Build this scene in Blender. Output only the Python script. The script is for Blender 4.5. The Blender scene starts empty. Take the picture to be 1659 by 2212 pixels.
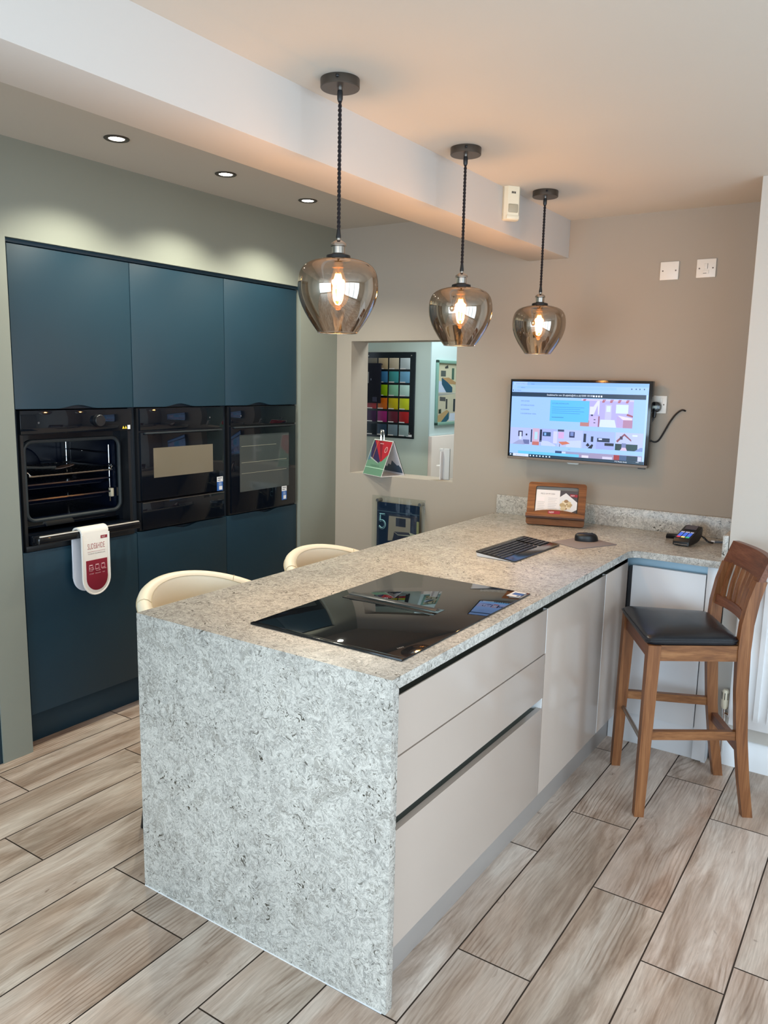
import bpy, bmesh, math, random
from mathutils import Vector, Matrix
random.seed(7)
SC = bpy.context.scene
COL = SC.collection
PI = math.pi

# ------------------------------------------------------------------ materials
def lin(c):
    return tuple((x / 12.92 if x <= 0.04045 else ((x + 0.055) / 1.055) ** 2.4) for x in c)
def s8(r, g, b):
    return lin((r / 255, g / 255, b / 255)) + (1.0,)
def newmat(name):
    m = bpy.data.materials.new(name); m.use_nodes = True
    nt = m.node_tree
    return m, nt, nt.nodes['Principled BSDF']
def pbr(name, col, rough=0.5, metal=0.0, spec=0.5, coat=0.0, emit=None, estr=0.0, bump=0.0, bscale=200, var=0.0, vscale=6):
    m, nt, b = newmat(name)
    b.inputs['Base Color'].default_value = col
    b.inputs['Roughness'].default_value = rough
    b.inputs['Metallic'].default_value = metal
    b.inputs['Specular IOR Level'].default_value = spec
    b.inputs['Coat Weight'].default_value = coat
    if emit:
        b.inputs['Emission Color'].default_value = emit
        b.inputs['Emission Strength'].default_value = estr
    tc = None
    if bump or var:
        tc = nt.nodes.new('ShaderNodeTexCoord')
    if bump:
        n = nt.nodes.new('ShaderNodeTexNoise'); n.inputs['Scale'].default_value = bscale; n.inputs['Detail'].default_value = 3
        nt.links.new(tc.outputs['Object'], n.inputs['Vector'])
        bp = nt.nodes.new('ShaderNodeBump'); bp.inputs['Strength'].default_value = bump; bp.inputs['Distance'].default_value = 0.002
        nt.links.new(n.outputs['Fac'], bp.inputs['Height']); nt.links.new(bp.outputs['Normal'], b.inputs['Normal'])
    if var:
        n = nt.nodes.new('ShaderNodeTexNoise'); n.inputs['Scale'].default_value = vscale; n.inputs['Detail'].default_value = 4
        nt.links.new(tc.outputs['Object'], n.inputs['Vector'])
        r = nt.nodes.new('ShaderNodeValToRGB')
        r.color_ramp.elements[0].position = 0.3; r.color_ramp.elements[1].position = 0.7
        r.color_ramp.elements[0].color = tuple(c * (1 - var) for c in col[:3]) + (1,)
        r.color_ramp.elements[1].color = tuple(min(1, c * (1 + var)) for c in col[:3]) + (1,)
        nt.links.new(n.outputs['Fac'], r.inputs['Fac']); nt.links.new(r.outputs['Color'], b.inputs['Base Color'])
    return m
def emis(name, col, s):
    m, nt, b = newmat(name)
    b.inputs['Base Color'].default_value = (0.01, 0.01, 0.01, 1); b.inputs['Roughness'].default_value = 0.25
    b.inputs['Emission Color'].default_value = col; b.inputs['Emission Strength'].default_value = s
    return m
def ramp(nt, fac, stops):
    r = nt.nodes.new('ShaderNodeValToRGB'); e = r.color_ramp.elements
    e[0].position, e[0].color = stops[0]; e[1].position, e[1].color = stops[-1]
    for p, c in stops[1:-1]:
        k = e.new(p); k.color = c
    nt.links.new(fac, r.inputs['Fac'])
    return r.outputs['Color']
def noise(nt, vec, scale, detail=4, rough=0.5, dist=0.0):
    n = nt.nodes.new('ShaderNodeTexNoise'); n.inputs['Scale'].default_value = scale; n.inputs['Detail'].default_value = detail
    n.inputs['Roughness'].default_value = rough; n.inputs['Distortion'].default_value = dist
    nt.links.new(vec, n.inputs['Vector'])
    return n.outputs['Fac']
def mix(nt, fac, a, b, mode='MIX'):
    n = nt.nodes.new('ShaderNodeMix'); n.data_type = 'RGBA'; n.blend_type = mode
    for sock, v in ((n.inputs[0], fac), (n.inputs[6], a), (n.inputs[7], b)):
        if hasattr(v, 'links') or isinstance(v, bpy.types.NodeSocket): nt.links.new(v, sock)
        else: sock.default_value = v
    return n.outputs[2]
def mapping(nt, vec, scale=(1, 1, 1), loc=(0, 0, 0), rot=(0, 0, 0)):
    n = nt.nodes.new('ShaderNodeMapping'); n.inputs['Scale'].default_value = scale; n.inputs['Location'].default_value = loc
    n.inputs['Rotation'].default_value = rot
    nt.links.new(vec, n.inputs['Vector']); return n.outputs['Vector']

def g(v, t=(1, 1, 1)):
    return (v * t[0], v * t[1], v * t[2], 1)

def make_quartz():
    m, nt, b = newmat('quartz_stone')
    tc = nt.nodes.new('ShaderNodeTexCoord').outputs['Object']
    warp = nt.nodes.new('ShaderNodeTexNoise'); warp.inputs['Scale'].default_value = 20; warp.inputs['Detail'].default_value = 2
    nt.links.new(tc, warp.inputs['Vector'])
    add = nt.nodes.new('ShaderNodeVectorMath'); add.operation = 'MULTIPLY_ADD'
    nt.links.new(warp.outputs['Color'], add.inputs[0]); add.inputs[1].default_value = (0.05, 0.05, 0.05); nt.links.new(tc, add.inputs[2])
    v = add.outputs[0]
    K, Wh = (0, 0, 0, 1), (1, 1, 1, 1)
    def gr(x): return (x, x, x, 1)
    base = ramp(nt, noise(nt, v, 32, 4, 0.6, 1.8), [(0.30, s8(160, 160, 156)), (0.43, s8(188, 187, 183)), (0.55, s8(208, 207, 202)), (0.70, s8(226, 225, 220))])
    patch = ramp(nt, noise(nt, v, 15, 2, 0.5, 1.2), [(0.58, K), (0.63, gr(0.8))])
    base = mix(nt, patch, base, s8(174, 172, 166))
    white = ramp(nt, noise(nt, v, 27, 3, 0.55, 3.4), [(0.465, K), (0.49, gr(0.9)), (0.51, gr(0.9)), (0.535, K)])
    base = mix(nt, white, base, s8(235, 234, 229))
    grey = ramp(nt, noise(nt, mapping(nt, v, (1, 1, 1), (7, 1, 9)), 26, 3, 0.55, 3.2), [(0.565, K), (0.585, gr(0.7)), (0.60, gr(0.7)), (0.62, K)])
    base = mix(nt, grey, base, s8(140, 138, 132))
    d1 = noise(nt, mapping(nt, v, (1, 1, 1), (3, 7, 1)), 34, 3, 0.55, 3.2)
    dark = ramp(nt, d1, [(0.612, K), (0.65, Wh)])
    mask = ramp(nt, noise(nt, mapping(nt, tc, (1, 1, 1), (11, 2, 5)), 9, 3), [(0.40, gr(0.12)), (0.62, Wh)])
    dm = mix(nt, 1.0, dark, mask, 'MULTIPLY')
    base = mix(nt, dm, base, s8(72, 68, 58))
    s2 = ramp(nt, noise(nt, mapping(nt, v, (1, 1, 1), (13, 5, 2)), 17, 4, 0.6, 3.5), [(0.655, K), (0.675, gr(0.85)), (0.70, gr(0.85)), (0.715, K)])
    m2 = ramp(nt, noise(nt, mapping(nt, tc, (1, 1, 1), (1, 12, 8)), 6, 2), [(0.45, K), (0.6, Wh)])
    base = mix(nt, mix(nt, 1.0, s2, m2, 'MULTIPLY'), base, s8(78, 74, 64))
    cl = ramp(nt, noise(nt, mapping(nt, tc, (1, 1, 1), (21, 2, 8)), 3.2, 3), [(0.35, s8(236, 236, 236)), (0.65, Wh)])
    base = mix(nt, 1.0, base, cl, 'MULTIPLY')
    fine = ramp(nt, noise(nt, v, 120, 2, 0.5, 1.5), [(0.66, K), (0.72, gr(0.8))])
    base = mix(nt, fine, base, s8(116, 112, 102))
    base = mix(nt, 1.0, base, (0.90, 0.885, 0.86, 1), 'MULTIPLY')
    nt.links.new(base, b.inputs['Base Color'])
    b.inputs['Roughness'].default_value = 0.27; b.inputs['Specular IOR Level'].default_value = 0.4
    return m

def make_planks():
    m, nt, b = newmat('wood_effect_planks')
    uv = nt.nodes.new('ShaderNodeUVMap').outputs['UV']
    at = nt.nodes.new('ShaderNodeAttribute'); at.attribute_name = 'rnd'
    rnd = at.outputs['Fac']
    wv = nt.nodes.new('ShaderNodeTexNoise'); wv.inputs['Scale'].default_value = 1.0; wv.inputs['Detail'].default_value = 2
    nt.links.new(mapping(nt, uv, (5, 1.6, 1)), wv.inputs['Vector'])
    add = nt.nodes.new('ShaderNodeVectorMath'); add.operation = 'MULTIPLY_ADD'
    nt.links.new(wv.outputs['Color'], add.inputs[0]); add.inputs[1].default_value = (0.045, 0.03, 0); nt.links.new(uv, add.inputs[2])
    v = add.outputs[0]
    broad = noise(nt, mapping(nt, v, (10.5, 2.0, 1)), 1.0, 7, 0.6, 0.7)
    base = ramp(nt, broad, [(0.27, s8(146, 126, 112)), (0.39, s8(184, 166, 151)), (0.50, s8(216, 201, 189)), (0.62, s8(238, 228, 218))])
    tone = ramp(nt, noise(nt, mapping(nt, uv, (4, 1.2, 1), (5, 5, 0)), 1.0, 3), [(0.42, (0, 0, 0, 1)), (0.66, (1, 1, 1, 1))])
    base = mix(nt, mix(nt, 0.42, (0, 0, 0, 1), tone), base, s8(186, 152, 128))
    grey = ramp(nt, noise(nt, mapping(nt, uv, (3.4, 1.0, 1), (9, 1, 0)), 1.0, 3), [(0.48, (0, 0, 0, 1)), (0.70, (1, 1, 1, 1))])
    base = mix(nt, mix(nt, 0.45, (0, 0, 0, 1), grey), base, s8(164, 156, 146))
    fine = ramp(nt, noise(nt, mapping(nt, v, (150, 8, 1)), 1.0, 4, 0.65), [(0.35, s8(206, 200, 196)), (0.62, (1, 1, 1, 1))])
    base = mix(nt, 0.6, base, mix(nt, 1.0, base, fine, 'MULTIPLY'))
    # cathedral grain rings
    w = nt.nodes.new('ShaderNodeTexWave'); w.wave_type = 'RINGS'; w.rings_direction = 'Z'
    w.inputs['Scale'].default_value = 3.4; w.inputs['Distortion'].default_value = 3.2; w.inputs['Detail'].default_value = 3; w.inputs['Detail Scale'].default_value = 1.2
    nt.links.new(mapping(nt, v, (6.5, 1.1, 1)), w.inputs['Vector'])
    wm = ramp(nt, w.outputs['Fac'], [(0.0, s8(205, 195, 186)), (0.45, (1, 1, 1, 1))])
    msk = ramp(nt, noise(nt, mapping(nt, uv, (5, 1.8, 1), (2, 8, 0)), 1.0, 2), [(0.52, (0, 0, 0, 1)), (0.62, (1, 1, 1, 1))])
    base = mix(nt, mix(nt, 0.7, (0, 0, 0, 1), msk), base, mix(nt, 1.0, base, wm, 'MULTIPLY'))
    kn = ramp(nt, noise(nt, mapping(nt, v, (15, 6.5, 1), (4, 4, 0)), 1.0, 3, 0.55, 1.2), [(0.68, (0, 0, 0, 1)), (0.76, (1, 1, 1, 1))])
    base = mix(nt, mix(nt, 0.7, (0, 0, 0, 1), kn), base, s8(112, 84, 66))
    tint = ramp(nt, rnd, [(0.0, s8(238, 232, 228)), (0.5, s8(248, 246, 242)), (1.0, s8(255, 255, 255))])
    base = mix(nt, 1.0, base, tint, 'MULTIPLY')
    nt.links.new(base, b.inputs['Base Color'])
    b.inputs['Roughness'].default_value = 0.33; b.inputs['Specular IOR Level'].default_value = 0.4
    return m

def make_wood(name, c0, c1, c2, axis, rough=0.38, sc=1.0):
    m, nt, b = newmat(name)
    tc = nt.nodes.new('ShaderNodeTexCoord').outputs['Object']
    s = [38 * sc, 38 * sc, 38 * sc]; s[axis] = 2.6 * sc
    n1 = noise(nt, mapping(nt, tc, tuple(s)), 1.0, 5, 0.6, 0.6)
    base = ramp(nt, n1, [(0.30, c0), (0.5, c1), (0.70, c2)])
    s2 = [240 * sc] * 3; s2[axis] = 7 * sc
    f = ramp(nt, noise(nt, mapping(nt, tc, tuple(s2)), 1.0, 2), [(0.3, s8(205, 195, 190)), (0.6, (1, 1, 1, 1))])
    base = mix(nt, 0.6, base, mix(nt, 1.0, base, f, 'MULTIPLY'))
    nt.links.new(base, b.inputs['Base Color']); b.inputs['Roughness'].default_value = rough
    b.inputs['Specular IOR Level'].default_value = 0.35
    return m

def make_smoked():
    m, nt, b = newmat('smoked_mirror_glass')
    out = [n for n in nt.nodes if n.type == 'OUTPUT_MATERIAL'][0]
    nt.nodes.remove(b)
    t = nt.nodes.new('ShaderNodeBsdfTransparent'); t.inputs['Color'].default_value = (0.60, 0.52, 0.44, 1)
    gl = nt.nodes.new('ShaderNodeBsdfGlossy'); gl.inputs['Color'].default_value = (0.70, 0.63, 0.56, 1); gl.inputs['Roughness'].default_value = 0.0
    lw = nt.nodes.new('ShaderNodeLayerWeight'); lw.inputs['Blend'].default_value = 0.35
    mp = nt.nodes.new('ShaderNodeMapRange'); mp.inputs[3].default_value = 0.38; mp.inputs[4].default_value = 0.85
    nt.links.new(lw.outputs['Facing'], mp.inputs[0])
    mx = nt.nodes.new('ShaderNodeMixShader')
    nt.links.new(mp.outputs[0], mx.inputs[0]); nt.links.new(t.outputs[0], mx.inputs[1]); nt.links.new(gl.outputs[0], mx.inputs[2])
    nt.links.new(mx.outputs[0], out.inputs['Surface'])
    return m
def make_clear(name, tint, refl=0.06, edge=0.5):
    m, nt, b = newmat(name)
    out = [n for n in nt.nodes if n.type == 'OUTPUT_MATERIAL'][0]
    nt.nodes.remove(b)
    t = nt.nodes.new('ShaderNodeBsdfTransparent'); t.inputs['Color'].default_value = tint
    gl = nt.nodes.new('ShaderNodeBsdfGlossy'); gl.inputs['Roughness'].default_value = 0.02
    lw = nt.nodes.new('ShaderNodeLayerWeight'); lw.inputs['Blend'].default_value = 0.3
    mp = nt.nodes.new('ShaderNodeMapRange'); mp.inputs[3].default_value = refl; mp.inputs[4].default_value = edge
    nt.links.new(lw.outputs['Facing'], mp.inputs[0])
    mx = nt.nodes.new('ShaderNodeMixShader')
    nt.links.new(mp.outputs[0], mx.inputs[0]); nt.links.new(t.outputs[0], mx.inputs[1]); nt.links.new(gl.outputs[0], mx.inputs[2])
    nt.links.new(mx.outputs[0], out.inputs['Surface'])
    return m

M = {}
M['quartz'] = make_quartz()
M['planks'] = make_planks()
M['grout'] = pbr('grout', s8(74, 62, 54), 0.8)
M['ceil'] = pbr('ceiling_paint', s8(212, 206, 197), 0.75, spec=0.2, bump=0.08, bscale=90)
M['beam'] = pbr('beam_paint', s8(208, 203, 198), 0.75, spec=0.2, bump=0.08, bscale=90)
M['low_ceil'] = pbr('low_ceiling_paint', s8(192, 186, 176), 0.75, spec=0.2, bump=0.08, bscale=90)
M['taupe'] = pbr('taupe_wall_paint', s8(168, 158, 145), 0.7, spec=0.25, bump=0.08, bscale=90)
M['sage'] = pbr('sage_grey_wall_paint', s8(136, 140, 130), 0.55, spec=0.35, bump=0.06, bscale=90)
M['pier'] = pbr('pale_wall_paint', s8(205, 200, 192), 0.7, spec=0.25, bump=0.08, bscale=90)
M['aqua'] = pbr('pale_green_wall_paint', s8(204, 220, 212), 0.6, spec=0.3)
M['aqua2'] = pbr('far_wall_paint_light_tint', s8(196, 218, 222), 0.6, spec=0.3)  # same wall colour as aqua; the side face's light is put into the tint
M['white'] = pbr('white_gloss_paint', s8(238, 240, 242), 0.35)
M['plastic'] = pbr('white_plastic', s8(232, 228, 220), 0.35)
M['cream_plastic'] = pbr('cream_plastic', s8(232, 224, 200), 0.4)
M['navy'] = pbr('matt_navy_lacquer', s8(26, 53, 67), 0.42, spec=0.4, var=0.05, vscale=2)
M['navy_dark'] = pbr('navy_carcass', s8(10, 26, 38), 0.6)
M['cash'] = pbr('cashmere_lacquer', s8(190, 176, 165), 0.16, spec=0.5)
M['cash_grey'] = pbr('grey_cashmere_panel', s8(222, 223, 226), 0.3)
M['plinth'] = pbr('plinth_laminate', s8(165, 158, 153), 0.35)
M['rail'] = pbr('aluminium_handle_rail', s8(118, 124, 120), 0.65, 0.0, spec=0.15)
M['rail_pale'] = pbr('pale_handle_rail', s8(160, 190, 208), 0.3, 0.25)
M['blackglass'] = pbr('black_glass', (0.004, 0.006, 0.009, 1), 0.03, spec=0.6)
M['ovenglass'] = pbr('oven_black_glass', (0.003, 0.005, 0.009, 1), 0.04, spec=0.42)
M['enamel'] = pbr('dark_blue_enamel', (0.004, 0.007, 0.018, 1), 0.18, spec=0.6)
M['black'] = pbr('black_plastic', (0.008, 0.009, 0.011, 1), 0.38)
M['blackgloss'] = pbr('black_gloss_plastic', (0.006, 0.007, 0.009, 1), 0.12)
M['rubber'] = pbr('grey_rubber', s8(34, 42, 46), 0.6)
M['darkmetal'] = pbr('dark_pewter', s8(92, 86, 80), 0.38, 0.85)
M['nickel'] = pbr('brushed_nickel', s8(190, 184, 178), 0.18, 1.0)
M['chrome'] = pbr('chrome', s8(225, 225, 225), 0.08, 1.0)
M['steel'] = pbr('satin_steel', s8(170, 168, 164), 0.3, 1.0)
M['cord'] = pbr('black_twisted_cord', s8(26, 18, 22), 0.8)
M['smoked'] = make_smoked()
M['amber'] = make_clear('amber_bulb_glass', (1.0, 0.86, 0.62, 1), 0.05, 0.35)
nt = M['amber'].node_tree
_o = [n for n in nt.nodes if n.type == 'OUTPUT_MATERIAL'][0]; _e = nt.nodes.new('ShaderNodeEmission'); _e.inputs['Color'].default_value = (1.0, 0.52, 0.16, 1); _e.inputs['Strength'].default_value = 0.30
_a = nt.nodes.new('ShaderNodeAddShader'); nt.links.new(_o.inputs['Surface'].links[0].from_socket, _a.inputs[0]); nt.links.new(_e.outputs[0], _a.inputs[1]); nt.links.new(_a.outputs[0], _o.inputs['Surface'])
M['acrylic'] = make_clear('clear_acrylic', (0.93, 0.955, 0.94, 1), 0.03, 0.3)
M['fil'] = emis('filament', (1.0, 0.50, 0.15, 1), 60)
M['filcore'] = emis('glowing_bulb_core', (1.0, 0.55, 0.18, 1), 25)
M['brassy'] = pbr('brass_collar', s8(212, 170, 90), 0.25, 1.0, emit=(1, .6, .2, 1), estr=0.0)
M['led'] = emis('downlight_lamp', (1.0, 0.97, 0.86, 1), 22)
M['leather'] = pbr('cream_leather', s8(240, 231, 208), 0.42, bump=0.15, bscale=350)
M['seam'] = pbr('leather_seam', s8(196, 182, 152), 0.6)
M['seat'] = pbr('black_faux_leather', s8(20, 26, 34), 0.3, bump=0.1, bscale=300)
M['oakz'] = make_wood('oak_upright_grain', s8(108, 68, 41), s8(134, 87, 53), s8(156, 108, 70), 2)
M['oaky'] = make_wood('oak_cross_grain', s8(110, 70, 42), s8(138, 92, 56), s8(164, 116, 76), 1)
M['oakx'] = make_wood('oak_rail_grain', s8(96, 58, 42), s8(118, 74, 54), s8(136, 90, 66), 0)
M['acacia'] = make_wood('acacia_wood', s8(88, 50, 26), s8(128, 80, 46), s8(158, 106, 64), 0, 0.35)
M['acdark'] = make_wood('acacia_wood_dark', s8(58, 34, 22), s8(78, 46, 30), s8(96, 60, 40), 0, 0.35)
M['paper'] = pbr('white_paper', s8(232, 226, 222), 0.6)
M['red'] = pbr('deep_red_print', s8(150, 26, 46), 0.5)
M['cred'] = pbr('crimson_cotton', s8(128, 14, 38), 0.9, bump=0.2, bscale=500)
M['cotton'] = pbr('white_cotton', s8(236, 231, 222), 0.9, bump=0.25, bscale=400)
M['cottong'] = pbr('pale_grey_cotton', s8(206, 206, 212), 0.9, bump=0.25, bscale=400)
M['pink'] = pbr('pale_pink_print', s8(226, 170, 174), 0.8)
M['ink'] = pbr('grey_ink', s8(120, 110, 112), 0.7)
M['redink'] = pbr('faded_red_ink', s8(176, 100, 102), 0.7)
M['greytop'] = pbr('grey_mat_fabric', s8(128, 122, 124), 0.75)
M['stickblue'] = pbr('blue_sticker', s8(48, 98, 168), 0.4)
M['stickwhite'] = pbr('white_sticker', s8(230, 230, 230), 0.4)
M['yellow'] = pbr('yellow_print', s8(236, 206, 60), 0.5)
def flat(rgb, rough=0.5):
    k = 'flat_%d_%d_%d' % rgb
    if k not in M: M[k] = pbr('printed_' + k[5:], s8(*rgb), rough)
    return M[k]
def scr(rgb, s=1.25):
    k = 'scr_%d_%d_%d' % rgb
    if k not in M: M[k] = emis('screen_' + k[4:], s8(*rgb), s)
    return M[k]
def keylit(rgb, s=0.6):
    k = 'key_%d_%d_%d' % rgb
    if k not in M: M[k] = pbr('lit_key_' + k[4:], s8(*rgb), 0.4, emit=s8(*rgb), estr=s)
    return M[k]

# ------------------------------------------------------------------ geometry
WM = {}
_txt = {}
def text_mesh(s, bold=False):
    if s in _txt: return _txt[s]
    cu = bpy.data.curves.new('txt', 'FONT'); cu.body = s; cu.size = 1.0; cu.resolution_u = 3
    ob = bpy.data.objects.new('txt', cu); COL.objects.link(ob)
    bpy.context.view_layer.update()
    dg = bpy.context.evaluated_depsgraph_get()
    me = ob.evaluated_get(dg).to_mesh()
    vs = [tuple(v.co) for v in me.vertices]; fs = [tuple(p.vertices) for p in me.polygons]
    ob.evaluated_get(dg).to_mesh_clear()
    bpy.data.objects.remove(ob); bpy.data.curves.remove(cu)
    _txt[s] = (vs, fs); return _txt[s]

class MB:
    def __init__(self): self.bm = bmesh.new(); self.mats = []
    def mi(self, mat):
        if isinstance(mat, str): mat = M[mat]
        if mat not in self.mats: self.mats.append(mat)
        return self.mats.index(mat)
    def face(self, pts, mat):
        i = self.mi(mat)
        f = self.bm.faces.new([self.bm.verts.new(p) for p in pts]); f.material_index = i; return f
    def box(self, x0, x1, y0, y1, z0, z1, mat, bev=0.0, seg=2, rot=None, piv=None):
        i = self.mi(mat)
        P = [(x, y, z) for z in (z0, z1) for y in (y0, y1) for x in (x0, x1)]
        if rot is not None:
            pv = Vector(piv or ((x0 + x1) / 2, (y0 + y1) / 2, (z0 + z1) / 2))
            P = [tuple(rot @ (Vector(p) - pv) + pv) for p in P]
        v = [self.bm.verts.new(p) for p in P]
        Q = ((0, 2, 3, 1), (4, 5, 7, 6), (0, 1, 5, 4), (2, 6, 7, 3), (0, 4, 6, 2), (1, 3, 7, 5))
        old = set(self.bm.faces)
        fs = [self.bm.faces.new([v[k] for k in q]) for q in Q]
        if bev > 0:
            es = list({e for f in fs for e in f.edges})
            bmesh.ops.bevel(self.bm, geom=es, offset=bev, segments=seg, affect='EDGES', profile=0.5)
        for f in self.bm.faces:
            if f not in old: f.material_index = i
    def prism(self, poly, vec, mat, bev=0.0, seg=2):
        i = self.mi(mat); vec = Vector(vec); n = len(poly)
        a = [self.bm.verts.new(p) for p in poly]; b = [self.bm.verts.new(tuple(Vector(p) + vec)) for p in poly]
        old = set(self.bm.faces)
        fs = [self.bm.faces.new(a[::-1]), self.bm.faces.new(b)]
        for k in range(n):
            fs.append(self.bm.faces.new((a[k], a[(k + 1) % n], b[(k + 1) % n], b[k])))
        if bev > 0:
            es = list({e for f in fs[:2] for e in f.edges})
            bmesh.ops.bevel(self.bm, geom=es, offset=bev, segments=seg, affect='EDGES', profile=0.5)
        for f in self.bm.faces:
            if f not in old: f.material_index = i
    def tube(self, pts, r, mat, n=10, caps=True, closed=False):
        i = self.mi(mat); pts = [Vector(p) for p in pts]; N = len(pts)
        rs = r if isinstance(r, (list, tuple)) else [r] * N
        rings = []; prev = None
        for k, p in enumerate(pts):
            if closed: t = pts[(k + 1) % N] - pts[k - 1]
            else: t = pts[min(k + 1, N - 1)] - pts[max(k - 1, 0)]
            t.normalize()
            if prev is None:
                u = t.orthogonal().normalized()
            else:
                u = prev - t * prev.dot(t)
                u = u.normalized() if u.length > 1e-6 else t.orthogonal().normalized()
            prev = u; w = t.cross(u)
            rings.append([self.bm.verts.new(p + (u * math.cos(2 * PI * j / n) + w * math.sin(2 * PI * j / n)) * rs[k]) for j in range(n)])
        R = N if closed else N - 1
        for k in range(R):
            A = rings[k]; B = rings[(k + 1) % N]
            for j in range(n):
                f = self.bm.faces.new((A[j], A[(j + 1) % n], B[(j + 1) % n], B[j])); f.material_index = i
        if caps and not closed:
            f = self.bm.faces.new(rings[0][::-1]); f.material_index = i
            f = self.bm.faces.new(rings[-1]); f.material_index = i
    def lathe(self, prof, c, mat, n=48, mtx=None):
        i = self.mi(mat); c = Vector(c); rings = []
        for r, z in prof:
            if r < 1e-6: L = [Vector((0, 0, z))]
            else: L = [Vector((r * math.cos(2 * PI * j / n), r * math.sin(2 * PI * j / n), z)) for j in range(n)]
            if mtx is not None: L = [mtx @ p for p in L]
            rings.append([self.bm.verts.new(p + c) for p in L])
        for A, B in zip(rings, rings[1:]):
            for j in range(n):
                a = [A[j], A[(j + 1) % n]] if len(A) > 1 else [A[0]]
                b = [B[(j + 1) % n], B[j]] if len(B) > 1 else [B[0]]
                if len(a) + len(b) < 3: continue
                f = self.bm.faces.new(a + b); f.material_index = i
    def loft(self, rings, mat, cap=True, closed=False):
        i = self.mi(mat); R = [[self.bm.verts.new(p) for p in r] for r in rings]; n = len(R[0])
        K = len(R) if closed else len(R) - 1
        for k in range(K):
            A = R[k]; B = R[(k + 1) % len(R)]
            for j in range(n):
                f = self.bm.faces.new((A[j], A[(j + 1) % n], B[(j + 1) % n], B[j])); f.material_index = i
        if cap and not closed:
            f = self.bm.faces.new(R[0][::-1]); f.material_index = i
            f = self.bm.faces.new(R[-1]); f.material_index = i
    def text(self, s, org, xd, yd, size, mat, align='L', sx=1.0):
        vs, fs = text_mesh(s); i = self.mi(mat)
        if not vs: return
        w = max(v[0] for v in vs)
        off = {'L': 0, 'C': -w / 2, 'R': -w}[align]
        o = Vector(org); xd = Vector(xd); yd = Vector(yd)
        V = [self.bm.verts.new(o + xd * ((v[0] + off) * size * sx) + yd * (v[1] * size)) for v in vs]
        for f in fs:
            try:
                k = self.bm.faces.new([V[j] for j in f]); k.material_index = i
            except ValueError: pass
    def build(self, name, parent=None, local=False, smooth=True, sharp=32, recalc=True):
        if recalc: bmesh.ops.recalc_face_normals(self.bm, faces=self.bm.faces)
        if parent is not None and not local:
            inv = WM[parent].inverted()
            for v in self.bm.verts: v.co = inv @ v.co
        me = bpy.data.meshes.new(name); self.bm.to_mesh(me); self.bm.free()
        for m in self.mats: me.materials.append(m)
        if smooth:
            me.polygons.foreach_set('use_smooth', [True] * len(me.polygons))
            me.set_sharp_from_angle(angle=math.radians(sharp))
        o = bpy.data.objects.new(name, me); COL.objects.link(o)
        if parent is not None:
            o.parent = parent; WM[o] = WM[parent]
        else: WM[o] = Matrix.Identity(4)
        return o
def thing(name, label, cat, loc=(0, 0, 0), rz=0.0, group=None):
    o = bpy.data.objects.new(name, None); COL.objects.link(o); o.empty_display_size = 0.05
    o.location = loc; o.rotation_euler = (0, 0, rz)
    WM[o] = Matrix.Translation(loc) @ Matrix.Rotation(rz, 4, 'Z')
    o['label'] = label; o['category'] = cat
    if group: o['group'] = group
    return o
def tag(o, label, cat, group=None):
    o['label'] = label; o['category'] = cat
    if group: o['group'] = group
    return o
def struct(name, mb, label=None, **k):
    o = mb.build(name, **k); o['kind'] = 'structure'
    if label: o['label'] = label
    return o
def dup(root, loc, rz=None, label=None):
    r = root.copy(); COL.objects.link(r); r.location = loc
    if rz is not None: r.rotation_euler = (0, 0, rz)
    if label: r['label'] = label
    for ch in list(root.children):
        c = ch.copy(); COL.objects.link(c); c.parent = r
        for gc in list(ch.children):
            d = gc.copy(); COL.objects.link(d); d.parent = c
    return r
def rrect(w, h, r, n=5, cx=0.0, cy=0.0):
    out = []
    for (sx, sy, a0) in ((1, 1, 0), (-1, 1, 90), (-1, -1, 180), (1, -1, 270)):
        for k in range(n + 1):
            a = math.radians(a0 + 90 * k / n)
            out.append((cx + sx * (w / 2 - r) + r * math.cos(a), cy + sy * (h / 2 - r) + r * math.sin(a)))
    return out
def spline(pts, n=8):
    P = [Vector(p) for p in pts]; out = []
    for i in range(len(P) - 1):
        p0 = P[max(i - 1, 0)]; p1 = P[i]; p2 = P[i + 1]; p3 = P[min(i + 2, len(P) - 1)]
        for k in range(n):
            t = k / n
            out.append(0.5 * ((2 * p1) + (p2 - p0) * t + (2 * p0 - 5 * p1 + 4 * p2 - p3) * t * t + (3 * p1 - p0 - 3 * p2 + p3) * t ** 3))
    out.append(P[-1]); return out

# ------------------------------------------------------------------ camera
CAM = (0.97392683, -1.5232476, 1.61610423)
F_PX, YAW, PITCH, ROLL = 1707.41, 0.585144689, 0.162348595, 0.0199708611
fw = Vector((-math.sin(YAW) * math.cos(PITCH), math.cos(YAW) * math.cos(PITCH), -math.sin(PITCH)))
ri = Vector((math.cos(YAW), math.sin(YAW), 0)); up = ri.cross(fw)
r2 = ri * math.cos(ROLL) + up * math.sin(ROLL); u2 = up * math.cos(ROLL) - ri * math.sin(ROLL)
cd = bpy.data.cameras.new('camera'); cam = bpy.data.objects.new('camera', cd); COL.objects.link(cam)
m = Matrix((r2, u2, -fw)).transposed().to_4x4(); m.translation = CAM
cam.matrix_world = m
cd.sensor_fit = 'VERTICAL'; cd.sensor_height = 36.0; cd.lens = F_PX / 2212 * 36.0
cd.clip_start = 0.02; cd.clip_end = 60
SC.camera = cam

# ------------------------------------------------------------------ dimensions
BW = 2.489      # back wall plane
HC = 2.447      # main ceiling
HL = 2.527      # low ceiling over the ovens
WT = 0.91       # worktop top
LX = -2.06      # left wall plane
PX, PY = 0.38, 2.02   # pier corner

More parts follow.
